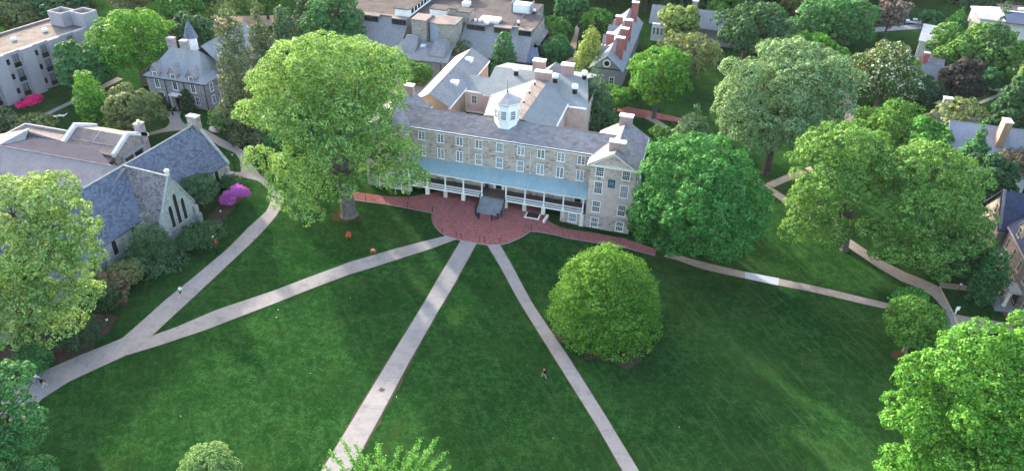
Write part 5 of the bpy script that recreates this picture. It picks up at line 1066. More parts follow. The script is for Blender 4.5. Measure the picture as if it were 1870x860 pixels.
# ---- other trees: (kind, leaf, shape, box in the view, clear height, label, options)
TR = [
 ('small_tree', 'mid', 'round', (1618, 536, 1727, 652), .3, 'small bushy green tree at the right end of the tan lawn path', {}),
 ('shade_tree', 'bright', 'round', (172, -4, 312, 152), 1.0, 'tall bright green rounded tree between the concrete residence and the hipped stone house', {}),
 ('small_tree', 'bright', 'column', (132, 134, 196, 226), .8, 'small upright green tree on the lawn below the concrete residence', {}),
 ('small_tree', 'olive', 'round', (192, 148, 294, 250), .3, 'low olive coloured conifer in front of the hipped stone house', {}),
 ('shade_tree', 'deep', 'round', (98, 74, 205, 178), 0, 'dark dense tree against the end of the concrete residence', {}),
 ('conifer', 'conif', 'cone', (384, -46, 470, 256), .2, 'very tall dark conifer at the right side of the hipped stone house', {}),
 ('conifer', 'conif', 'cone', (440, -6, 520, 206), .2, 'tall grey green conifer directly behind the upper left of the oak', {}),
 ('conifer', 'conifb', 'column', (492, 20, 548, 112), .2, 'slim dark conifer between the tall conifer and the slate refectory', {}),
 ('shade_tree', 'deep', 'round', (545, -30, 660, 100), .5, 'dark green broad tree at the left end of the slate refectory', {}),
 ('column_tree', 'deep', 'column', (893, 64, 944, 142), .1, 'dense dark green columnar tree before the slate refectory', {}),
 ('bush', 'olive', 'bush', (818, 72, 866, 122), -.4, 'greyish green bush beside the low front range of the slate refectory', {}),
 ('bush', 'mid', 'bush', (726, 106, 790, 158), -.4, 'green bush in the court left of the rear ranges of the stone hall', {}),
 ('small_tree', 'deep', 'round', (988, 62, 1044, 124), .2, 'dark green small tree beside the path to the red chimneys', {}),
 ('small_tree', 'mid', 'round', (978, 28, 1042, 80), .2, 'mid green tree at the right end of the slate refectory', {}),
 ('shade_tree', 'deep', 'round', (1010, -24, 1072, 62), .4, 'dark tree at the top, left of the red chimneys', {}),
 ('shade_tree', 'mid', 'round', (1058, 10, 1116, 78), .4, 'leafy green tree hugging the left eaves of the red chimney house', {}),
 ('small_tree', 'yolive', 'column', (1048, 58, 1102, 152), .2, 'upright yellow green tree in front of the red chimney house', {}),
 ('conifer', 'conifb', 'cone', (1040, 112, 1132, 262), .1, 'grey green spruce behind the right end of the stone hall roof', {}),
 ('bush', 'olive', 'bush', (1030, 216, 1100, 250), -.4, 'olive shrub in the yard under the spruce', {}),
 ('shade_tree', 'bright', 'round', (1146, 66, 1264, 214), .8, 'vivid green tree in front of the red chimney house', {}),
 ('small_tree', 'bright', 'round', (1092, 152, 1162, 206), .3, 'light green small tree between the spruce and the vivid green tree', {}),
 ('shade_tree', 'yolive', 'round', (1204, 6, 1280, 88), .6, 'pale green rounded tree in front of the long grey roof', {}),
 ('shade_tree', 'olive', 'round', (1202, 46, 1312, 156), .6, 'thin olive tree just coming into leaf behind the vivid green tree', dict(dens=.6, maxn=9000)),
 ('shade_tree', 'dark', 'round', (1300, -10, 1432, 122), .3, 'large dark evergreen at the top right of centre', {}),
 ('shade_tree', 'mid', 'round', (1364, 4, 1428, 58), 1, 'lighter green tree top behind the large dark evergreen', {}),
 ('shade_tree', 'mid', 'round', (1286, -30, 1360, 48), 1, 'green tree at the top edge right of the long grey roof', {}),
 ('shade_tree', 'deep', 'round', (1444, -26, 1592, 112), .3, 'big rounded dark green tree at the top behind the silvery tree', {}),
 ('shade_tree', 'bright', 'round', (1430, 50, 1534, 150), .3, 'yellow green tree peeping over the silvery tree', {}),
 ('horse_chestnut', 'chest', 'round', (1554, 64, 1684, 204), .2, 'dense horse chestnut covered in cream flower spikes', {}),
 ('small_tree', 'silver', 'cone', (1226, 188, 1312, 272), .1, 'small grey green tree at the left foot of the silvery tree', {}),
 ('shade_tree', 'mid', 'round', (1560, 184, 1696, 276), .3, 'mid green tree behind the tree with the pale trunk', {}),
 ('shade_tree', 'right', 'round', (1694, 44, 1796, 126), .4, 'sunlit green tree in front of the cream gabled house', {}),
 ('shade_tree', 'right', 'round', (1764, 42, 1876, 138), .4, 'bright topped tree below the flat roofed block in the top right', {}),
 ('shade_tree', 'purple', 'round', (1720, 96, 1796, 196), .2, 'dark purple leaved tree beside the small gabled house', {}),
 ('yew', 'yew', 'round', (1648, 134, 1722, 208), -.2, 'black green yew below the small gabled house', {}),
 ('small_tree', 'yolive', 'cone', (1644, 108, 1690, 176), .2, 'thin yellowish conifer between chestnut and small gabled house', {}),
 ('small_tree', 'deep', 'round', (1776, 118, 1826, 168), .1, 'small dark green tree beside the pale path at right', {}),
 ('evergreen', 'dark', 'cone', (1822, 100, 1892, 250), 0, 'large blue green evergreen at the right edge', {}),
 ('pine_tree', 'olive', 'spread', (1700, 170, 1800, 262), 3.0, 'open pine standing in front of the blue grey house roof', dict(dens=.5)),
 ('conifer', 'deep', 'cone', (1738, 222, 1812, 352), .1, 'dark green conifer left of the tall orange chimney', {}),
 ('bush', 'brown', 'bush', (1812, 262, 1880, 340), 0, 'brownish leafed tree at the right edge under the blue grey roof', {}),
 ('small_tree', 'grn', 'round', (1650, 214, 1740, 300), .3, 'green tree overlapping the left end of the blue grey roof', {}),
 ('evergreen', 'deep', 'column', (1774, 456, 1842, 556), 0, 'dense dark evergreen in front of the gabled stone house', {}),
 ('evergreen', 'dark', 'round', (1700, 420, 1800, 520), 0, 'shadowed evergreen under the overhanging boughs near the gabled stone house', {}),
 ('bush', 'grn', 'bush', (1632, 518, 1694, 574), -.2, 'loose green shrub where the tan lawn path meets the road', {}),
 ('shade_tree', 'dark', 'round', (1750, 270, 1850, 380), .3, 'dark tree behind the gable of the stone house at right', {}),
 ('bare_tree', 'pinkbare', 'round', (1594, -10, 1660, 64), 1.5, 'pinkish brown tree with hardly any leaves near the parked white car', dict(dens=.35, maxn=5000)),
 ('small_tree', 'deep', 'round', (1682, 16, 1718, 52), 0, 'little round green tree right of the parked white car', {}),
 ('small_tree', 'grn', 'cone', (1728, 14, 1772, 62), 0, 'small pointed green tree behind the cream gabled house', {}),
 ('bush', 'mid', 'bush', (1186, 226, 1232, 262), -.3, 'green shrub behind the right end pavilion of the stone hall', {}),
 ('bush', 'deep', 'bush', (1160, 246, 1212, 304), -.2, 'dark shrub against the side of the right end pavilion', {}),
 ('conifer', 'conifb', 'cone', (222, 386, 324, 488), 0, 'dark pyramidal conifer against the chapel nave', {}),
 ('small_tree', 'conifb', 'round', (332, 312, 398, 386), 0, 'grey green round tree in the corner behind the chapel gable', {}),
 ('bush', 'dark', 'bush', (332, 400, 408, 452), -.3, 'low dark hedge shrubs under the chapel gable', {}),
 ('bush', 'dark', 'bush', (320, 420, 362, 462), -.3, 'dark low shrub at the left foot of the chapel gable', {}),
 ('bush', 'olive', 'bush', (196, 470, 262, 522), -.4, 'grey olive shrubs along the chapel nave wall', {}),
 ('bush', 'brown', 'bush', (168, 494, 236, 552), -.4, 'brownish low shrubs in the mulch bed by the nave', {}),
 ('bush', 'deep', 'bush', (398, 322, 444, 350), -.3, 'green shrub behind the magenta azalea', {}),
 ('bush', 'yew', 'bush', (84, 566, 178, 640), -.2, 'large black green shrub left of the lamp post', {}),
 ('bush', 'yew', 'bush', (146, 506, 216, 572), -.2, 'dark shrub mass between lamp post and nave', {}),
 ('bush', 'deep', 'bush', (28, 620, 90, 684), -.1, 'clipped dark green shrub beside the asphalt path', {}),
 ('small_tree', 'pale', 'spread', (376, 192, 432, 242), .8, 'small flat topped pale green tree by the chapel chimney', {}),
 ('bush', 'olive', 'bush', (30, 212, 98, 242), -.2, 'soft green shrub behind the assembly hall roof', {}),
 ('bush', 'conif', 'bush', (-14, 198, 36, 244), -.2, 'grey green shrub at the left edge behind the assembly hall', {}),
 ('bush', 'yolive', 'bush', (186, 226, 222, 252), -.3, 'yellow green shrub behind the coped gallery', {}),
 ('bush', 'yew', 'column', (284, 172, 306, 206), -.1, 'dark clipped shrub left of the stone house door', {}),
 ('bush', 'yew', 'column', (328, 166, 354, 206), -.1, 'dark clipped shrub right of the stone house door', {}),
 ('shade_tree', 'dark', 'round', (300, 10, 392, 130), .4, 'dark tree behind the hipped stone house', {}),
 ('shade_tree', 'mid', 'round', (296, -24, 372, 60), 1, 'sunlit green tree top above the hipped stone house', {}),
 ('shade_tree', 'yolive', 'round', (352, -34, 470, 40), 1, 'pale green tree at the top beyond the parking area', {}),
 ('shade_tree', 'olive', 'round', (-20, -20, 70, 66), .6, 'hazy grey green tree behind the concrete residence at far left', {}),
 ('shade_tree', 'dark', 'round', (60, -30, 150, 60), .4, 'dark hazy tree behind the concrete residence roof', {}),
 ('shrub_row', 'deep', 'bush', (484, 236, 560, 300), -.3, 'low green shrubbery behind the oak beside the curving path', {}),
]
for i, (nm, lk, kind, bx_, cl, lab, opt) in enumerate(TR):
    P, r, rz, c = box_tree(*bx_, cl); far = P.length
    lf_s = max(.26, min(.8, far/118*.34)); crr = max(.38, min(1.4, r*.17)) if kind != 'bush' else max(.3, r*.22)
    kw = dict(cr=crr, leaf=lf_s, dens=2.5, maxn=14000, wob=.16, k=int(max(14, min(50, 8*(crr/lf_s)**2))), lo=-.85)
    if kind == 'cone': kw.update(droop=.6, flat=.5, up=.5, wob=.2, cr=max(.4, r*.2), k=44, dens=4, maxn=20000, sep=.9)
    if kind == 'bush': kw.update(maxn=7000)
    if kind == 'round': kw.update(br=max(.8, r*.27), hole=.08, cr=max(.36, min(.95, r*.11)), k=36, dens=1.6, maxn=16000, up=.25)
    kw.update(opt)
    bush = kind == 'bush' or nm in ('bush',)
    cat = {'bush': 'shrub', 'shrub_row': 'shrub', 'conifer': 'conifer', 'evergreen': 'evergreen', 'yew': 'evergreen'}.get(nm, 'tree')
    tree(nm, lab, cat, P, crown_lobes(r, rz, c, kind, i+50), lf(lk), BARK_D if lk in ('dark', 'deep', 'yew', 'conif', 'conifb') else BARK, max(.6, c-rz*.75), 0.08 if bush else max(.12, min(.5, r*.07)), seed=i+100, **kw)
# azaleas
P = G(424, 372)
tree('azalea', 'long low bank of magenta azalea in flower beside the chapel', 'shrub', P, lobes_at(P, [(413, 380, 10, 10), (410, 370, 9, 10), (418, 366, 10, 10), (417, 357, 10, 9), (427, 354, 11, 10), (434, 348, 12, 11), (443, 350, 11, 10), (449, 352, 8, 8), (422, 373, 8, 9)]), lf('azalea'), BARK, .3, .05, 'flowering azaleas', seed=41, cr=.24, leaf=.19, dens=2.2, k=26, maxn=14000, wob=.12)
for (bx_, key, lab) in (((44, 172, 76, 192), 'pinkaz', 'hot pink azalea in flower before the concrete residence'), ((28, 184, 52, 196), 'pinkaz', 'low fading pink azalea left of the hot pink one')):
    P, r, rz, c = box_tree(*bx_, -.5); tree('azalea', lab, 'shrub', P, crown_lobes(r, rz, c, 'bush', 77), lf(key), BARK, .3, .05, 'flowering azaleas', seed=int(bx_[0]), cr=.3, leaf=.24, dens=3, maxn=9000, k=26)
# ---- the wood beyond
rng = random.Random(21); protos = []
for i, (key, kind) in enumerate([('deep', 'round'), ('mid', 'round'), ('dark', 'round'), ('conifb', 'cone'), ('olive', 'round'), ('dark', 'cone')]):
    t = tree('wood_tree', ['deep green round tree in the wood closing the view at the top', 'mid green round tree in the wood closing the view at the top', 'very dark round tree in the wood closing the view at the top', 'grey green pointed conifer in the wood closing the view at the top', 'olive green round tree in the wood closing the view at the top', 'very dark pointed conifer in the wood closing the view at the top'][i], 'tree', (0, 0, 0), crown_lobes(6.4, 7.5 if kind == 'round' else 10, 9.2 if kind == 'round' else 10.3, kind, 300+i), lf(key), BARK_D, 4, .4, 'trees of the far wood', 400+i, cr=1.25, leaf=.62, dens=3, maxn=12000, wob=.2, k=44)
    protos.append([t, False])
def wood(x, y, i=None):
    pr = protos[rng.randrange(6) if i is None else i]
    if not pr[1]: t = pr[0]; pr[1] = True; t.location = (x, y, 0)
    else: t = copy_tree(pr[0], None, (x, y, 0))
    t.rotation_euler[2] = rng.uniform(0, 6.28); s = rng.uniform(.75, 1.25); t.scale = (s, s, s*rng.uniform(.85, 1.15))
def blocked(x, y):                                   # roofs, roads and lawns that the view shows open
    for (a, b_, c, d) in ((-98, 150, -36, 205), (-26, 155, -12, 202), (-18, 198, 30, 219), (70, 228, 120, 256), (50, 205, 68, 250), (45, 175, 62, 198), (-155, 60, -118, 150), (-120, 110, -88, 160)):
        if a-6 < x < c+6 and b_-6 < y < d+6: return True
    return False
for row, (yy, dx) in enumerate(((206, 11), (218, 11), (230, 11.5), (243, 12), (257, 12), (272, 13), (288, 14), (306, 15))):
    for k_ in range(int(330/dx)):
        x = -205+k_*dx+rng.uniform(-3, 3); y = yy+rng.uniform(-4, 4)+(0 if x > -60 else -.18*(x+60))
        if blocked(x, y): continue
        if row < 2 and (x > 40 or -40 < x < 32): continue
        if -200 < x < -95 and y < 232 and rng.random() < .35: continue
        wood(x, y)
for (x, y) in ((-150, 165), (-168, 150), (-160, 180), (-178, 172), (-132, 172), (-120, 182), (-140, 196), (-170, 130), (-172, 105), (-182, 118), (-108, 188), (-104, 206), (-88, 206), (72, 150), (82, 162), (92, 150), (74, 178), (84, 190), (96, 176), (70, 204), (86, 214), (100, 200), (66, 120), (74, 132), (80, 112), (90, 126), (70, 98), (64, 88), (80, 92)): wood(x, y)
for (x, y) in ((-118, 58), (-124, 40), (-112, 30), (-100, 44), (-128, 72), (-96, 24), (-90, 36)): wood(x, y, rng.randrange(3))  # unseen trees left of the frame, added to shade the lawn

# ================================================================== small things
SKIN = m_plain('skin', (.42, .27, .2), .6, .08); HAIR = m_plain('dark_hair', (.03, .022, .018), .7, .2)
def cloth(name, c): return m_plain(name, c, .85, .12, 6)
def skin_obj(name, pts, edges, rad, mat, parent, root=0, sub=1):
    me = bpy.data.meshes.new(name); me.from_pydata(pts, edges, []); me.materials.append(mat)
    o = bpy.data.objects.new(name, me); col.objects.link(o); o.parent = parent
    md = o.modifiers.new('skin', 'SKIN'); md.use_smooth_shade = True
    for i, r in enumerate(rad): me.skin_vertices[0].data[i].radius = r if hasattr(r, '__len__') else (r, r); me.skin_vertices[0].data[i].use_root = (i == root)
    s_ = o.modifiers.new('smooth', 'SUBSURF'); s_.levels = s_.render_levels = sub
    return o
def person(label, loc, heading, shirt, trouser, pose='walk', hair=HAIR, group=None, bag=None, bare=False):
    """a standing, walking, running or seated figure facing its own +y"""
    t = thing('person', label, 'person', loc, heading, group)
    lean = {'walk': .04, 'run': .16, 'stand': .0, 'sit': -.12}[pose]; hip = .92 if pose != 'sit' else .42
    V, E, Rd = [], [], []
    def add(p, r, prev=None):
        V.append(tuple(p)); Rd.append(r)
        if prev is not None: E.append((prev, len(V)-1))
        return len(V)-1
    pel = add((0, 0, hip), (.15, .11)); wa = add((0, lean*.3, hip+.2), (.13, .095), pel); chs = add((0, lean*.7, hip+.42), (.155, .105), wa); nk = add((0, lean, hip+.57), (.06, .06), chs); hd0 = add((0, lean+.02, hip+.66), (.08, .095), nk); add((0, lean+.03, hip+.78), (.075, .09), hd0)
    hands, legs = [], []
    for s in (-1, 1):
        sw = {'walk': .28*s, 'run': .5*s, 'stand': .04, 'sit': .1}[pose]
        sh_ = add((s*.17, lean*.8, hip+.49), .055, chs); el = add((s*.22, lean+sw*.35-.02, hip+.24), .043, sh_)
        wr = add((s*.2, lean+sw*.8+(.2 if pose in ('run', 'sit') else .04), hip+(.22 if pose in ('run', 'sit') else .02)), .03, el); d = (Vector(V[wr])-Vector(V[el])).normalized(); hands.append((wr, d, s))
        pm = add(Vector(V[wr])+d*.07, (.038, .02), wr)
        for q, ln in ((-1.5, .062), (-.5, .075), (.5, .08), (1.5, .068)):
            side = d.cross(Vector((s, 0, 0))).normalized(); b0 = add(Vector(V[pm])+d*.03+side*.017*q, .0095, pm); add(Vector(V[b0])+d*ln*.6+Vector((-s*.012, 0, 0)), .008, b0)
        th = add(Vector(V[wr])+d*.03+d.cross(Vector((s, 0, 0))).normalized()*.035, .011, wr); add(Vector(V[th])+d*.05, .009, th)
    for s in (-1, 1):
        st = {'walk': -.3*s, 'run': -.42*s, 'stand': .0, 'sit': .0}[pose]
        hp = add((s*.09, 0, hip-.07), .085, pel)
        if pose == 'sit': kn = add((s*.11, .45, hip+.02), .06, hp); an = add((s*.11, .52, .08), .04, kn)
        else:
            kn = add((s*.095, st*.55+.05, hip-.46+.02*abs(st)), .06, hp); an = add((s*.095, st*1.0-(.12 if st < 0 else 0), .08+(.12 if st < 0 and pose != 'stand' else 0)), .042, kn)
        add(Vector(V[an])+Vector((0, .16, -.035)), (.04, .03), an); legs.append((hp, kn, an))
    skin_obj('body', V, E, Rd, SKIN, t)
    # clothing over the body
    idx = [pel, wa, chs]; pts = [V[i] for i in idx]; rad = [(.17, .13), (.15, .115), (.175, .125)]; ed = [(0, 1), (1, 2)]
    for (wr, d, s) in hands:
        si = wr-2; b = len(pts); pts += [V[si], V[si+1]]; rad += [.075, .058]; ed += [(2, b), (b, b+1)]
        if not bare: pts.append(V[wr]); rad.append(.042); ed.append((b+1, b+2))
    skin_obj('shirt', pts, ed, rad, shirt, t)
    pts = [V[pel]]; rad = [(.165, .125)]; ed = []
    for (hp, kn, an) in legs:
        b = len(pts); pts += [V[hp], V[kn]]; rad += [.105, .078]; ed += [(0, b), (b, b+1)]
        if not bare: pts.append(V[an]); rad.append(.06); ed.append((b+1, b+2))
    skin_obj('trousers', pts, ed, rad, trouser, t)
    for (hp, kn, an) in legs:
        a = Vector(V[an]); skin_obj('shoe', [tuple(a+Vector((0, -.05, -.04))), tuple(a+Vector((0, .16, -.045)))], [(0, 1)], [(.05, .04), (.045, .032)], WHITE if bare else IRON, t)
    h = Vector(V[hd0+1]); skin_obj('hair', [tuple(h+Vector((0, -.035, -.08))), tuple(h+Vector((0, -.02, .03))), tuple(h+Vector((0, .045, .06)))], [(0, 1), (1, 2)], [.07, .09, .06], hair, t)
    for s in (-1, 1): MB().lathe(h.x+s*.032, h.y+.085, [(.004, h.z-.04), (.012, h.z-.03), (.004, h.z-.02)], 6).build('eye', IRON, t)
    MB().box(h.x-.012, h.y+.08, h.z-.085, h.x+.012, h.y+.115, h.z-.045).build('nose', SKIN, t); MB().box(h.x-.025, h.y+.078, h.z-.112, h.x+.025, h.y+.092, h.z-.1).build('mouth', m_plain('lips', (.3, .12, .1), .6, .05), t)
    if bag:
        bt = thing('backpack', bag[0], 'bag', loc, heading); MB().box(-.17, lean-.34, hip+.08, .17, lean-.115, hip+.52, .04, .03).build('bag_body', bag[1], bt)
        for s in (-1, 1): MB().tube([(s*.1, lean-.14, hip+.5), (s*.11, lean+.02, hip+.56), (s*.12, lean+.14, hip+.4), (s*.11, lean-.1, hip+.14)], .018, 5).build('strap', bag[1], bt)
    return t
def head_to(a, b): d = G(*b)-G(*a); return math.atan2(d.y, d.x)-math.pi/2
person('jogger in a pale mint top and dark shorts on the left path', G(331, 540), head_to((331, 540), (450, 440)), cloth('mint_jersey', (.6, .78, .72)), cloth('black_shorts', (.02, .02, .025)), 'run', bare=True)
person('walker in a white shirt and blue jeans at the lower left path end', G(71, 699), head_to((71, 699), (160, 655)), cloth('white_shirt', (.75, .75, .78)), cloth('blue_jeans', (.06, .08, .22)), 'walk')
person('walker in a black top carrying a black bag beside the one in white', G(83, 707), head_to((83, 707), (170, 662)), cloth('black_top', (.02, .02, .03)), cloth('light_trousers', (.38, .36, .38)), 'walk', bag=('black backpack on the shoulders of the walker in black', cloth('black_nylon', (.015, .015, .02))))
person('person in a red top and grey trousers walking over the central lawn', G(993, 690), head_to((993, 690), (960, 660)), cloth('red_top', (.40, .03, .04)), cloth('grey_trousers', (.22, .22, .24)), 'walk', bag=('large black bag on the back of the person in red', cloth('black_canvas', (.012, .012, .015))))
person('small distant person in dark clothes at the door of the hipped stone house', G(316, 212), R(0), cloth('dark_coat', (.03, .03, .045)), cloth('dark_trousers', (.03, .03, .04)), 'stand')
person('person in purple clothes standing in the doorway of the hipped stone house', G(326, 206), R(180), cloth('purple_coat', (.2, .14, .26)), cloth('purple_grey_trousers', (.2, .17, .24)), 'stand')
def adirondack(label, loc, rz):
    t = thing('garden_chair', label, 'chair', loc, rz, 'orange garden chairs under the oak'); tilt = .38
    for i in range(5):
        x = -.26+i*.13; h = 1.02-.05*abs(i-2)
        b = MB(); b.box(x-.058, -.012, 0, x+.058, .012, h-.3); b.xf(Matrix.Translation((0, -.22, .3)) @ Matrix.Rotation(tilt, 4, 'X')); b.build('back_slat', ORANGE, t)
    for i in range(5): y = -.2+i*.12; z = .30+.022*i; MB().box(-.3, y, z, .3, y+.105, z+.022).build('seat_slat', ORANGE, t)
    for s in (-1, 1):
        MB().box(s*.37-.07, -.32, .56, s*.37+.07, .42, .585).build('arm', ORANGE, t)
        MB().box(s*.33-.02, .28, 0, s*.33+.02, .38, .56).build('leg', ORANGE, t); MB().box(s*.33-.02, -.34, 0, s*.33+.02, -.24, .56).build('leg', ORANGE, t)
        MB().box(s*.32-.015, -.3, .24, s*.32+.015, .36, .31).build('side_rail', ORANGE, t)
    return t
pA = G(682, 463); hd = head_to((682, 463), (690, 430)); adirondack('orange slatted garden chair seen from behind, occupied by a person in white', pA, hd)
person('person in a white shirt sitting in the orange chair near the brick terrace', pA+Vector((0, 0, .0)), hd, cloth('off_white_shirt', (.62, .6, .62)), cloth('dark_blue_trousers', (.04, .05, .08)), 'sit')
adirondack('empty orange slatted garden chair facing the lawn close to the oak trunk', G(637, 434), head_to((637, 434), (630, 470)))
def lamp_post(label, px, py, h=3.5, banner=None):
    P = G(px, py); t = thing('lamp_post', label, 'lamp post', P, .4, 'black lamp posts beside the paths')
    MB().lathe(0, 0, [(.2, 0), (.2, .12), (.13, .2), (.11, .7), (.07, .8), (.05, h-.55), (.08, h-.5), (.05, h-.45)], 10).build('pole', IRON, t, True)
    lt = MB().lathe(0, 0, [(.12, h-.42), (.19, h-.02), (.19, h)], 6).build('lantern_glass', m_plain('frosted_glass', (.62, .62, .6), .4, .03), t)
    MB().lathe(0, 0, [(.24, h), (.2, h+.08), (.06, h+.24), (.03, h+.38)], 6).build('lantern_cap', IRON if h > 3 else WHITE, t)
    for k in range(6): a = 2*math.pi*k/6; MB().tube([(.12*math.cos(a), .12*math.sin(a), h-.43), (.2*math.cos(a), .2*math.sin(a), h)], .014, 4).build('lantern_bar', IRON, lt)
    if banner: MB().box(.07, -.02, h-1.6, .45, .02, h-.75).build('banner', ORANGE, t); MB().tube([(0, 0, h-.73), (.6, 0, h-.73)], .018, 5).build('banner_arm', IRON, t)
    return t
lamp_post('black lamp post with white lantern right in front of the magenta azalea', 409, 415, 3.4)
lamp_post('black lamp post carrying a small orange banner beside the left path', 396, 464, 3.6, True)
lamp_post('black lamp post at the fork of the left path', 207, 617, 3.5)
lamp_post('black lamp post on the grass island behind the chapel', 430, 311, 3.5)
lamp_post('black lamp post almost hidden between left tree and nave wall', 172, 529, 3.5)
lamp_post('black lamp post with big white lantern near the gabled stone house', 1742, 547, 3.2)
lamp_post('lamp post in the court between refectory and hall', 805, 138, 3.2)
# bollards along the terrace
BP = [(744, 380.5), (790, 388), (808, 427), (833, 433), (842, 436), (876, 442), (884, 442), (913, 446), (970, 421), (1025, 412), (1041, 417), (1079, 424), (1119, 431), (1154, 438), (668, 368), (704, 373), (658, 350), (746, 365)]
b0 = None
for i, (x, y) in enumerate(BP):
    P = G(x, y)
    if b0 is None:
        b0 = thing('bollard', 'thin black iron bollard along the edge of the brick terrace', 'bollard', P, 0, 'iron bollards round the brick terrace')
        MB().lathe(0, 0, [(.075, -.05), (.075, .06), (.045, .1), (.045, 1.0)], 8).build('post', IRON, b0); MB().lathe(0, 0, [(.03, 1.0), (.07, 1.05), (.07, 1.12), (.02, 1.18)], 8).build('knob', IRON, b0)
    else: copy_tree(b0, None, P)
# bench by the chapel
t = thing('park_bench', 'weathered grey wooden bench on the mulch below the chapel conifer', 'bench', G(266, 494), head_to((266, 494), (262, 520)))
OAKW = m_plain('weathered_grey_wood', (.32, .30, .32), .85, .15, 4)
for i in range(4): MB().box(-.85, -.2+i*.125, .43, .85, -.2+i*.125+.105, .46).build('seat_slat', OAKW, t)
for i in range(10): MB().box(-.78+i*.17, -.27, .5, -.72+i*.17, -.245, .88).build('back_slat', OAKW, t)
MB().box(-.86, -.29, .88, .86, -.23, .97).build('top_rail', OAKW, t); MB().box(-.84, -.285, .47, .84, -.235, .53).build('lower_rail', OAKW, t)
for s in (-1, 1):
    MB().box(s*.83-.03, -.29, 0, s*.83+.03, -.23, .88).build('leg', OAKW, t); MB().box(s*.83-.03, .24, 0, s*.83+.03, .3, .66).build('leg', OAKW, t); MB().box(s*.83-.04, -.25, .66, s*.83+.04, .33, .69).build('arm', OAKW, t)
# drain cover and joints in the central path
P = G(697, 712); t = thing('drain_cover', 'square iron drain cover let into the central path', 'drain cover', P+Vector((0, 0, .055)), -R(14))
MB().box(-.36, -.3, 0, .36, .3, .012).build('cover_plate', m_plain('rusty_iron', (.13, .11, .11), .8, .2), t)
for q in range(5): MB().box(-.28, -.24+q*.11, .0125, .28, -.2+q*.11, .02).build('grate_bar', IRON, t)
for (a, c) in (((660, 744), (707, 748)), ((1046, 724), (1081, 718)), ((757, 580), (798, 573)), ((905, 470), (927, 466)), ((1003, 640), (1034, 636)), ((690, 690), (739, 689)), ((1096, 788), (1127, 783)), ((560, 508), (562, 530)), ((700, 461), (703, 480)), ((1287, 480), (1282, 490)), ((1330, 491), (1326, 501)), ((1480, 522), (1477, 532)), ((1560, 540), (1556, 550))):
    A, B = G(*a), G(*c); d = (B-A).normalized()*.018; n = Vector((-d.y, d.x, 0))
    tag(MB().poly([A-n+Vector((0, 0, .0745)), B-n+Vector((0, 0, .0745)), B+n+Vector((0, 0, .0745)), A+n+Vector((0, 0, .0745))]).build('path_joint', m_plain('dark_joint', (.1, .095, .1), .9, .1)), kind='structure')
# white sign post at the kerb, litter bin, boulders, loungers
P = G(1744, 573); t = thing('sign_post', 'short white sign board leaning by the kerb near the gabled stone house', 'sign', P, R(20)); MB().box(-.06, -.06, 0, .06, .06, 1.3).build('post', WHITE, t); MB().box(-.3, -.085, .75, .3, -.062, 1.45).build('sign_board', WHITE, t)
P = G(65, 680); t = thing('litter_bin', 'dark litter bin with white top in the shade beside the left path', 'litter bin', P); MB().lathe(0, 0, [(.26, 0), (.28, .05), (.28, .85), (.25, .9)], 12).build('bin_body', IRON, t); MB().lathe(0, 0, [(.2, .9), (.22, .95), (.16, 1.08), (.05, 1.12)], 12).build('bin_lid', WHITE, t)
def boulder(px, py, r, label, seed):
    rng = np.random.default_rng(seed); bm = bmesh.new(); bmesh.ops.create_icosphere(bm, subdivisions=3, radius=r)
    ph = rng.uniform(0, 6, 6)
    for v in bm.verts: c = v.co/r; v.co *= 1+.16*math.sin(c.x*3+ph[0])*math.cos(c.y*3.3+ph[1])+.1*math.sin(c.z*6+ph[2]+c.x*4); v.co.z *= .55; v.co.x *= 1.3
    me = bpy.data.meshes.new('boulder'); bm.to_mesh(me); bm.free(); me.materials.append(STONE_ROCK); o = bpy.data.objects.new('boulder', me); col.objects.link(o); o.location = G(px, py)+Vector((0, 0, r*.3)); tag(o, label, 'boulder')
STONE_ROCK = m_plain('pale_rock', (.36, .33, .31), .9, .25, 2)
boulder(393, 239, 1.0, 'flat pale boulder on the grass behind the chapel chimney', 1); boulder(399, 221, .8, 'smaller pale boulder under the flat topped tree', 2); boulder(463, 250, 1.1, 'brownish boulder at the foot of the tall conifers', 3)
for i, (x, y, lab) in enumerate(((100, 215, 'left one of two white loungers on the far lawn'), (113, 214, 'right one of two white loungers on the far lawn'))):
    t = thing('lounger', lab, 'lounger', G(x, y), .3+i*.2, 'white loungers on the far lawn'); MB().box(-.9, -.32, .28, .5, .32, .34).build('seat', WHITE, t); b = MB().box(0, -.32, 0, .75, .32, .05); b.xf(Matrix.Translation((.5, 0, .29)) @ Matrix.Rotation(-.5, 4, 'Y')); b.build('backrest', WHITE, t)
    for sx in (-.8, .45):
        for sy in (-.28, .28): MB().box(sx-.03, sy-.03, 0, sx+.03, sy+.03, .28).build('leg', WHITE, t)
# porch chair
t = thing('porch_chair', 'dark wooden chair standing on the porch left of the entrance door', 'chair', (HX-2.0, HY-.9, 2.6), R(180)); DW = m_plain('dark_wood', (.05, .04, .035), .6, .2)
MB().box(-.3, -.28, .42, .3, .3, .47).build('seat', DW, t); MB().box(-.3, -.3, .47, .3, -.24, 1.15).build('backrest', DW, t)
for sx in (-.27, .27):
    for sy in (-.26, .27): MB().box(sx-.03, sy-.03, 0, sx+.03, sy+.03, .42).build('leg', DW, t)
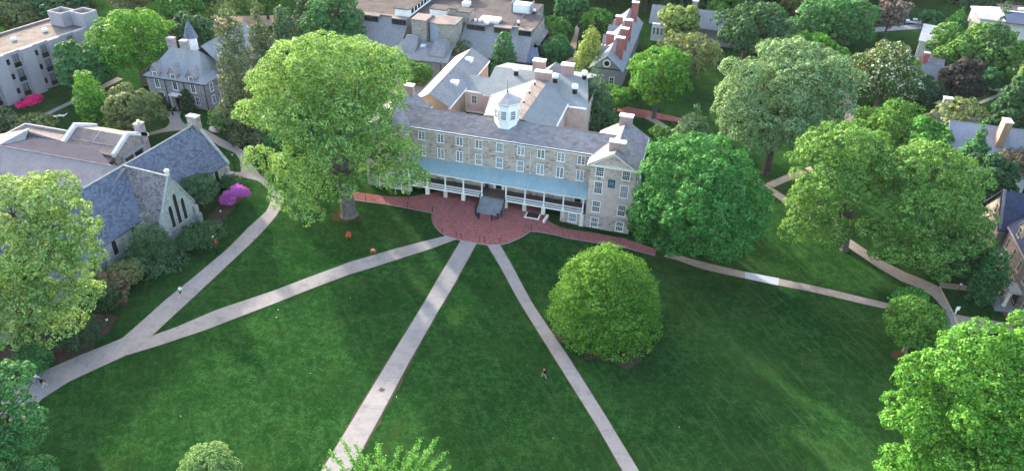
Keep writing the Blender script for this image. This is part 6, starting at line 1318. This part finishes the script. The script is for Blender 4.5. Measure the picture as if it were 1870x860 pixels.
# cars
def car(label, px, py, rz, paint):
    t = thing('parked_car', label, 'car', G(px, py)+Vector((0, 0, .05)), rz, 'parked cars')
    prof = [(-2.1, .35), (-2.15, .62), (-2.05, .85), (-1.1, .95), (1.5, 1.0), (2.05, .95), (2.15, .6), (2.1, .35)]
    b = MB(); w_ = .88
    L = [(x, -w_, z) for x, z in prof]; Rr = [(x, w_, z) for x, z in prof]; b.poly(L[::-1]); b.poly(Rr)
    for i in range(len(prof)): j = (i+1) % len(prof); b.poly([L[i], L[j], Rr[j], Rr[i]])
    b.build('body', paint, t)
    c = [(-1.2, .94), (-.45, 1.42), (.95, 1.45), (1.75, .97)]; b = MB(); Lc = [(x, -(.8 if z < 1.2 else .64), z) for x, z in c]; Rc = [(x, (.8 if z < 1.2 else .64), z) for x, z in c]
    b.poly(Lc[::-1]); b.poly(Rc)
    for i in range(3): b.poly([Lc[i], Lc[i+1], Rc[i+1], Rc[i]])
    b.build('window', GLASS, t); MB().box(-.4, -.62, 1.42, .92, .62, 1.475, .04, .04).build('car_roof', paint, t)
    for x in (-1.35, 1.35):
        for s in (-1, 1):
            m_ = MB().lathe(0, 0, [(.24, -.1), (.33, -.1), (.33, .1), (.24, .1)], 14).xf(Matrix.Translation((x, s*.82, .33)) @ Matrix.Rotation(R(90), 4, 'X')).build('wheel', IRON, t)
            MB().lathe(0, 0, [(.2, -.115), (.2, .115)], 10).xf(Matrix.Translation((x, s*.82, .33)) @ Matrix.Rotation(R(90), 4, 'X')).build('rim', ALU, m_)
    for s in (-1, 1): MB().box(-2.17, s*.62-.16, .62, -2.1, s*.62+.16, .78).build('headlight', CREAM, t); MB().box(2.1, s*.66-.14, .66, 2.18, s*.66+.14, .84).build('tail_light', REDBRICK, t)
CARW = m_plain('white_car_paint', (.75, .76, .78), .25, .03, spec=.5); CARS = m_plain('silver_car_paint', (.5, .52, .55), .3, .03, spec=.5)
car('white car parked on the road at the top right', 1667, 44, R(-8), CARW)
car('white car parked in the lot above the hipped stone house', 383, 42, R(15), CARW)
car('silver car parked at the far side of the lot', 366, 36, R(12), CARS)
car('white car parked among trees behind the concrete residence', 196, 56, R(10), CARW)

FP = []
for q in ((505, 580), (508, 566), (567, 682), (724, 725), (760, 800), (640, 545), (1240, 780), (1010, 800), (330, 760)): p = G(*q); FP.append((p.x, p.y, terr(p.x, p.y)+.09))
tag(quads('clover_flowers', FP, [(0, 0, 1)]*len(FP), .13, .9, WHITE, 5), kind='stuff')
# ---- thin air of the late afternoon
b = MB().box(-1900, -1000, -1.2, 1900, 2300, 72); hz = b.build('haze', None)
hm = bpy.data.materials.new('thin_haze'); hm.use_nodes = True; hn = hm.node_tree; hn.nodes.clear(); hv = hn.nodes.new('ShaderNodeVolumePrincipled'); ho = hn.nodes.new('ShaderNodeOutputMaterial'); hn.links.new(hv.outputs[0], ho.inputs['Volume'])
hv.inputs['Color'].default_value = (.86, .9, .97, 1); hv.inputs['Density'].default_value = .000035; hz.data.materials.clear(); hz.data.materials.append(hm); tag(hz, kind='stuff')
cy.volume_bounces = 0
print('TRIS', sum(len(o.data.polygons)*2 for o in scene.objects if o.type == 'MESH'))
